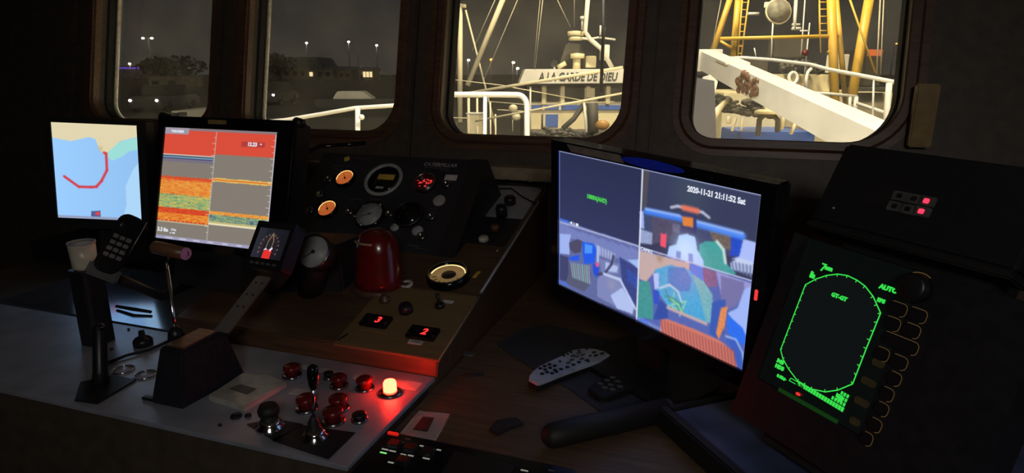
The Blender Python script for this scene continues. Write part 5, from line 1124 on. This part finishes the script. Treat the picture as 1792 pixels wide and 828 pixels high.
# roof gear
MB().tube([(TX(1031), .8, TZ(1000, -20)), (TX(1027), .8, TZ(1000, 52)), (TX(1036), .8, TZ(1000, 66)), (TX(1058), .8, TZ(1000, 84)), (TX(1078), .8, TZ(1000, 118))], .072, 10).make('mast_tube', 'ship_white', t)
MB().tube([(TX(1015), .8, TZ(1000, 64)), (TX(1036), .8, TZ(1000, 66)), (TX(1058), .8, TZ(1000, 84))], .04, 8).make('mast_arm', 'ship_white', t)
MB().tube([(TX(1034), .8, TZ(1000, 66)), (TX(1052), .8, TZ(1000, 63)), (TX(1082), .8, TZ(1000, 67))], .03, 8).make('mast_stay', 'ship_white', t)
for x0, x1, y0, y1, n_ in ((996, 1026, 50, 60, 'radar_platform'), (998, 1024, 60, 68, 'platform_base'), (1002, 1028, 91, 101, 'radar_dome')):
    MB().lathe(((TX(x0) + TX(x1)) / 2, .9, TZ(1000, y1)), [((TX(x1) - TX(x0)) / 2 * .9, 0), ((TX(x1) - TX(x0)) / 2, .03), ((TX(x1) - TX(x0)) / 2, TZ(1000, y0) - TZ(1000, y1) - .03), (0, TZ(1000, y0) - TZ(1000, y1))], 'z', 20).make(n_, 'ship_cream', t)
MB().tube([(TX(1014), .9, TZ(1000, 121)), (TX(1014), .9, TZ(1000, 100))], .12, 12).make('dome_stem', 'ship_cream', t)
MB().prism([(TX(984), TZ(1000, 121)), (TX(1034), TZ(1000, 121)), (TX(1030), TZ(1000, 74)), (TX(998), TZ(1000, 70))], 1.6, 2.6, 'y', .05).make('funnel', 'ship_dark', t)
MB().box(TX(1033), TX(1052), 1.2, 2.0, TZ(1000, 118), TZ(1000, 96), .02).make('roof_locker', 'ship_cream', t)
MB().box(TX(1062), TX(1076), 1.2, 1.8, TZ(1000, 104), TZ(1000, 75), .02).make('roof_locker', 'ship_white', t)
MB().tube([(TX(1060), .6, TZ(1000, 80)), (TX(1060), .6, TZ(1000, 46))], .03, 6).make('antenna', 'ship_white', t); MB().tube([(TX(1053), .6, TZ(1000, 60)), (TX(1053), .6, TZ(1000, 42))], .03, 6).make('antenna', 'ship_white', t)
MB().tube([(TX(1020), .6, TZ(1000, 50)), (TX(1020), .6, TZ(1000, 25))], .03, 6).make('antenna', 'ship_white', t); MB().lathe((TX(1020), .6, TZ(1000, 31)), [(.07, 0), (.07, .08), (0, .09)], 'z', 10).make('masthead_light', 'ship_white', t)
g = MB().lathe((TX(971), .2, TZ(1000, 111)), [(.10, 0), (.10, .10), (0, .14)], 'y', 16).make('search_light', 'chrome', t); MB().tube([(TX(971), .25, TZ(1000, 121)), (TX(971), .25, TZ(1000, 114))], .03, 6).make('light_stem', 'ship_white', g)
MB().tube([(TX(978), .5, TZ(1000, 118)), (TX(992), .5, TZ(1000, 110))], .07, 8).make('horn', 'ship_cream', t)
MB().tube([(TX(928), -.25, TZ(1000, 151)), (TX(928), -.25, TZ(1000, 236))], .028, 8).make('corner_post', 'ship_white', t)
# dark gear in front of the trawler
t = T('net_heap', 'dark heap of nets at the bottom of the third window', 'nets')
mb = MB()
for kk in range(170): x_ = 930 + rng.random() * 110; mb.sphere(D(x_, 232 + rng.random() * 14 - (8 if 955 < x_ < 1010 else 0) * rng.random(), 10.5 + rng.random()), .025 + .03 * rng.random(), 6, (1.6, 1, .8))
tag(mb.make('net_pile', 'ship_dark', t), kind='stuff')
o = MB().tube([D(985, 225, 10.5), D(1004, 208, 10.5), D(1020, 185, 10.5), D(1022, 178, 10.5)], .045, 8).make('lifting_arm', 'ship_dark'); tag(o, 'dark curved lifting arm rising in front of the trawler', 'arm')
o = MB().tube([D(1036, 172, 10.5), D(1038, 232, 10.5)], [.10, .09], 12).make('winch_drum', 'ship_dark'); tag(o, 'dark upright drum in front of the trawler windows', 'drum')
o = MB().sphere(D(1054, 219, 10.2), .10, 14, (1.2, 1, .8)).make('orange_float', 'orange_float'); tag(o, 'orange float at the lower right of the third window', 'float')
o = MB().tube([D(1022, 180, 10.4), D(1026, 232, 10.4)], .02, 8).make('deck_post', 'ship_white'); tag(o, 'thin white post beside the dark drum', 'post')
# wiper on the third window
t = T('window_wiper', 'black wiper blade hanging outside the third window', 'wiper')
MB().tube([D(1056, -40, 2.30), D(1056, 60, 2.24), D(1051.5, 162, 2.20)], .0062, 8).make('wiper_blade', 'rubber', t); MB().tube([D(1060, -40, 2.33), D(1057, 40, 2.27)], .003, 6).make('wiper_arm', 'black_gloss', t)

# --- yellow gantry
dG = 14.0
t = GN = T('yellow_gantry', 'tall yellow steel gantry with ladders and a cross beam in the fourth window', 'gantry')
def leg(p, q, wpx, nm='leg', d0=dG, d1=None): return MB().tube([D(*p, d1 or d0), D(*q, d0)], wpx / 2 / FPX * d0, 14).make(nm, 'gantry_yellow', t)
leg((1285, -24), (1243, 102), 10); leg((1294, -24), (1280, 125), 11, d1=14.5, d0=14.5)
leg((1454, -24), (1461, 185), 15); leg((1461, -24), (1481, 188), 9, d0=14.6); leg((1525, -24), (1489, 180), 16)
leg((1259, 68), (1467, 63), 6.5, 'cross_beam'); leg((1260, 72), (1280, 84), 5, 'brace')
leg((1463, 80), (1448, 92), 4, 'brace')
def ladder(a0, a1, b0, b1, n_, label):
    ld = MB(); ld.tube([D(*a0, 14.2), D(*a1, 14.2)], .020, 6); ld.tube([D(*b0, 14.2), D(*b1, 14.2)], .020, 6); L_ = ld.make('ladder', 'gantry_yellow', t)
    for k_ in range(n_):
        f = (k_ + .5) / n_; P = D(*a0, 14.2) * (1 - f) + D(*a1, 14.2) * f; Q = D(*b0, 14.2) * (1 - f) + D(*b1, 14.2) * f; MB().tube([P, Q], .013, 6).make('rung', 'gantry_yellow', L_)
ladder((1300, -15), (1291, 100), (1312, -15), (1297, 100), 9, ''); ladder((1434, -15), (1434, 60), (1448, -15), (1449, 60), 6, '')
t2 = t
for i, (p, q_, r_, m, lb) in enumerate((((1484, -10), (1532, 128), .022, 'gantry_yellow', 'yellow cable slanting right of the gantry legs'), ((1541, -10), (1534, 130), .018, 'wire', 'pale rope near the right rim of the fourth window'), ((1547, -10), (1541, 130), .014, 'wire', 'thinner pale rope at the right rim of the fourth window'), ((1225, 0), (1218, 90), .012, 'gantry_yellow', 'thin yellow wire at the left rim of the fourth window'), ((1262, 0), (1245, 88), .008, 'wire', 'thin wire left of the first yellow leg'), ((1434, -10), (1436, 92), .014, 'gantry_yellow', 'thin yellow wire left of the thick leg'), ((1218, 30), (1213, 95), .008, 'wire', 'faint wire beside the left rim of the fourth window'), ((1352, 40), (1349, 100), .010, 'ship_white', 'thin white wire under the round lamp basket'))):
    o = MB().tube([D(*p, 13.5), D(*q_, 13.5)], r_, 6).make('rope', m); tag(o, lb, 'rope')
# masts and antennas behind the gantry
for i, (x0, y0, x1, y1, w_, lb) in enumerate(((1393, 0, 1390, 52, 6, 'thick white post between the gantry legs'), (1409, -5, 1402, 95, 2.2, 'left one of a pair of thin white antennas'), (1417, 40, 1408, 128, 2.2, 'right one of a pair of thin white antennas'), (1353, 42, 1350, 95, 2, 'thin white antenna below the round basket'), (1320, 84, 1323, 100, 2, 'short white antenna above the white beam'))):
    t = T('antenna_post', lb, 'antenna', Fr((0, 0, 0))); MB().tube([D(x0, y0, 16), D(x1, y1, 16)], w_ / 2 / FPX * 16, 8).make('post', 'ship_white', t)
    if i == 0: MB().tube([D(1386, 43, 16), D(1400, 43, 16)], .03, 6).make('cross_bar', 'ship_white', t); MB().tube([D(1386, 50, 16), D(1401, 50, 16)], .04, 6).make('cross_bar', 'ship_white', t)
    if i == 1: MB().tube([D(1400, 54, 16), D(1417, 54, 16)], .02, 6).make('cross_bar', 'ship_white', t)
o = MB().tube([D(1309, 24, 16), D(1328, 24, 16)], .035, 8).make('spreader', 'ship_white'); tag(o, 'short pale spreader bar right of the first ladder', 'bar')
F = Fr(D(1362, 20, 15), tuple(_r), tuple(_u)); t = T('round_basket', 'round grey wire basket hanging between the yellow gantry legs', 'basket', F)
mat('basket_grey', (.20, .19, .14), .6, var=.5, scale=6)
MB().lathe((0, 0, 0), [(.27, .1), (.29, 0), (.25, -.10), (.12, -.16), (0, -.17)], 'y', 24).make('bowl', 'basket_grey', t); MB().ring((0, 0, 0), .27, .31, -.02, .03, 'y', 28).make('hoop', 'ship_cream', t)
MB().box(-.07, .10, -.1, .1, .25, .33, .01).make('top_bracket', 'ship_white', t)
q = D(1344, 9, 15.5); t = T('deck_floodlight', 'small white floodlight housing left of the round basket', 'lamp', Fr(q)); MB().box(-.09, .09, -.06, .06, -.06, .07, .01).make('housing', 'ship_white', t)
# orange lit sign on the far quay
hbox('orange_sign_building', 'small building with an orange lit sign right of the gantry legs', 'building', 1474, 1500, 88, 130, 60, 6, 'house_wall', [(.0, .85, .75, 1.0, 'sign_orange')])
# background trawler deck clutter in the fourth window
F = FW(1360, 17.5, zpx(150, 17.5)); t = T('blue_trawler', 'trawler with cream and blue superstructure moored beyond the gantry', 'ship', F); kx = 17.5 / FPX / math.cos(PIT)
def bx(x0, x1, y0, y1, d0, d1, nm, m): MB().box((x0 - 1360) * kx, (x1 - 1360) * kx, d0, d1, (150 - y1) * kx, (150 - y0) * kx, .02).make(nm, m, t)
bx(1335, 1440, 132, 160, .5, 3, 'deck_house', 'ship_cream'); bx(1418, 1443, 101, 130, 0, .4, 'cylinder_locker', 'ship_white'); bx(1360, 1418, 70, 104, 1.5, 2.0, 'dark_wheelhouse', 'ship_dark'); bx(1290, 1340, 104, 130, 1, 2, 'deck_box', 'ship_dark')
bx(1250, 1520, 160, 330, 0, 3.2, 'hull', 'ship_cream'); bx(1250, 1360, 214, 300, -1.5, 0, 'hull_side', 'ship_blue')
bx(1436, 1500, 151, 157, -.6, 0, 'dark_shelf', 'ship_dark')
mb = MB()
for kk in range(26): mb.sphere(((1342 + rng.random() * 60 - 1360) * kx, -.2 + rng.random() * .6, (150 - (112 + rng.random() * 16)) * kx), .05 + .05 * rng.random(), 6)
tag(mb.make('net_pile', 'ship_dark', t), kind='stuff')
MB().sphere(((1361 - 1360) * kx, -.4, (150 - 100) * kx), .09, 10).make('red_light_cover', 'red_plastic', t)
# life ring and pipe
F = Fr(D(1388, 137, 13), tuple(_r), tuple(_u)); t = T('life_ring', 'white ring fender standing behind the white beam', 'ring', F)
MB().tube([(.085 * math.cos(a_), 0, .115 * math.sin(a_)) for a_ in np.linspace(0, 2 * math.pi, 21)], .038, 10, False).make('ring_body', 'ship_white', t)
o = MB().tube([D(1411, 155, 12.5), D(1411, 138, 12.5), D(1414, 126, 12.5), D(1420, 120, 12.5)], .035, 10).make('vent_pipe', 'ship_white'); tag(o, 'curved white vent pipe beside the ring fender', 'pipe')
# --- deck railing in the fourth window
rail('curved_rail', 'pale curved top rail sweeping over the white beam in the fourth window', [[D(x, y, d_) for x, y, d_ in ((1273, 102, 10), (1300, 101, 10), (1352, 105, 9.6), (1418, 113, 9), (1452, 122, 8.6), (1500, 131, 8.2), (1562, 143, 7.8), (1600, 150, 7.6))]], .026, 'ship_white', posts=[(D(1273, 103, 10), D(1273, 130, 10), .02), (D(1529, 140, 8.0), D(1527, 215, 8.0), .012), (D(1556, 146, 7.8), D(1549, 240, 7.8), .036)])
rail('lower_rail', 'lower white rail behind the beam, meeting the yellow legs', [[D(1426, 163, 11), D(1450, 164, 11), D(1500, 169, 11)], [D(1500, 181, 9.5), D(1562, 202, 9)]], .026, 'ship_white', posts=[(D(1498, 170, 11), D(1496, 200, 11), .04), (D(1487, 170, 11), D(1487, 195, 11), .03)])
# --- the white beam
t = T('white_beam', 'big white box beam running diagonally across the fourth window', 'beam')
FA, NA = D(1240, 106, 9.0), D(1560, 262, 4.4); dv = nv(NA - FA); sdv = nv(np.cross(dv, (0, 0, 1.))); upv = np.cross(sdv, dv)
print('beam', FA, NA, dv, sdv, upv)
def beambox(P, Q, w0, h0, w1, h1, nm, m, off=0.0):
    mb = MB(); R0 = []
    for C_, w_, h_ in ((P, w0, h0), (Q, w1, h1)):
        R0.append([mb.bm.verts.new(tuple(map(float, C_ + sdv * a_ * w_ + upv * b_ * h_))) for a_, b_ in ((-.5, -.5), (.5, -.5), (.5, .5), (-.5, .5))])
    mb.bm.faces.new(R0[0][::-1]); mb.bm.faces.new(R0[1])
    for k_ in range(4): mb.bm.faces.new((R0[0][k_], R0[0][(k_ + 1) % 4], R0[1][(k_ + 1) % 4], R0[1][k_]))
    return mb.make(nm, m, t)
beambox(FA, NA + dv * .6, .24, .25, .24, .25, 'box_beam', 'ship_white')
beambox(FA - dv * .06, FA + dv * .02, .36, .30, .36, .30, 'end_plate', 'ship_white')
Pm = FA + (NA - FA) * .17; beambox(Pm + upv * .128, Pm + upv * .128 + dv * .5, .30, .02, .30, .02, 'flange', 'ship_white')
C_ = FA + (NA - FA) * .44; 
mb = MB(); o_s = 1 if np.dot(sdv, CAM - C_) > 0 else -1
for kk in range(60): P = C_ + dv * (rng.random() - .5) * .75 + upv * ((rng.random() - .5) * .20) + sdv * o_s * .12; mb.sphere(P, .02 + .025 * rng.random(), 6, (1, 1, 1))
tag(mb.make('rust_patch', 'rust', t), kind='stuff')
# lamp box, capstan and posts below the beam
F = Fr(D(1242, 150, 7.5), tuple(nv(_r + .5 * _f)), tuple(_u)); t = T('tilted_floodlight', 'square cream floodlight tilted forward at left of the fourth window', 'lamp', F)
MB().prism([(-.09, -.09), (.05, -.13), (.11, .06), (-.02, .13)], -.03, .10, 'y', .008).make('housing', 'ship_white', t); MB().tube([(0, .05, -.08), (.02, .1, -.4)], .015, 8).make('bracket', 'ship_white', t)
o = MB().prism([(-.25, -1.7), (.28, -1.7), (.22, .14), (-.25, .22)], 0, .06, 'y').make('bulwark_panel', 'grey_wall_paint'); o.matrix_world = Fr(D(1213, 165, 6.5), tuple(_r), tuple(_u)).M(); tag(o, 'pale grey bulwark panel at the left rim of the fourth window', 'panel')
o = MB().tube([D(1246, 205, 7), D(1262, 186, 7.6), D(1272, 176, 8)], [.05, .035, .03], 8).make('deck_cleat', 'ship_cream'); tag(o, 'cream fitting slanting up under the tilted floodlight', 'fitting')
F = Fr(D(1345, 196, 8)); t = T('capstan', 'cream capstan with a flat flange over a dark arch', 'capstan', F)
MB().lathe((0, 0, 0), [(.17, -.02), (.17, .01), (.12, .03), (.05, .03), (.05, .12), (0, .13)], 'z', 20).make('flange', 'ship_cream', t); MB().tube([(-.10, 0, -.30), (-.10, 0, -.10), (-.05, 0, -.04), (.06, 0, -.04), (.12, 0, -.10), (.13, 0, -.25)], .035, 10).make('arch', 'ship_dark', t)
for i, (x0, y0, x1, y1, w_) in enumerate(((1288, 206, 1281, 229, 5), (1299, 206, 1297, 228, 4), (1372, 205, 1368, 226, 6), (1394, 212, 1384, 234, 6), (1276, 204, 1275, 216, 8))):
    o = MB().tube([D(x0, y0, 7.5), D(x1, y1, 7.5)], w_ / 2 / FPX * 7.5, 8).make('bollard', 'ship_cream'); tag(o, 'short pale post on the deck below the white beam, ' + ['slanting, left of the capstan', 'upright, between slanting post and capstan', 'just right of the capstan', 'slanting, farthest right under the beam', 'shortest and leftmost of the row'][i], 'post', 'short posts below the beam')
t = T('machinery_heap', 'dark shiny deck machinery under the white beam', 'machinery'); mb = MB()
for kk in range(120): x_ = 1255 + rng.random() * 95; mb.sphere(D(x_, 168 + (x_ - 1255) * .15 + rng.random() * 24, 8.6 + rng.random() * .5), .02 + .04 * rng.random(), 6, (1.3, 1, .8))
tag(mb.make('machinery', 'ship_dark', t), kind='stuff')
o = MB().prism([(-2.2, 6.0), (3.5, 5.0), (4.5, 9.0), (-1.5, 9.5)], .25, .40, 'z').make('side_deck', 'ship_cream'); o.matrix_world = Fr((2.2, 0, 0), tuple(_r)).M(); tag(o, 'pale deck edge below the beam in the fourth window', 'deck')
bpy.context.view_layer.update()
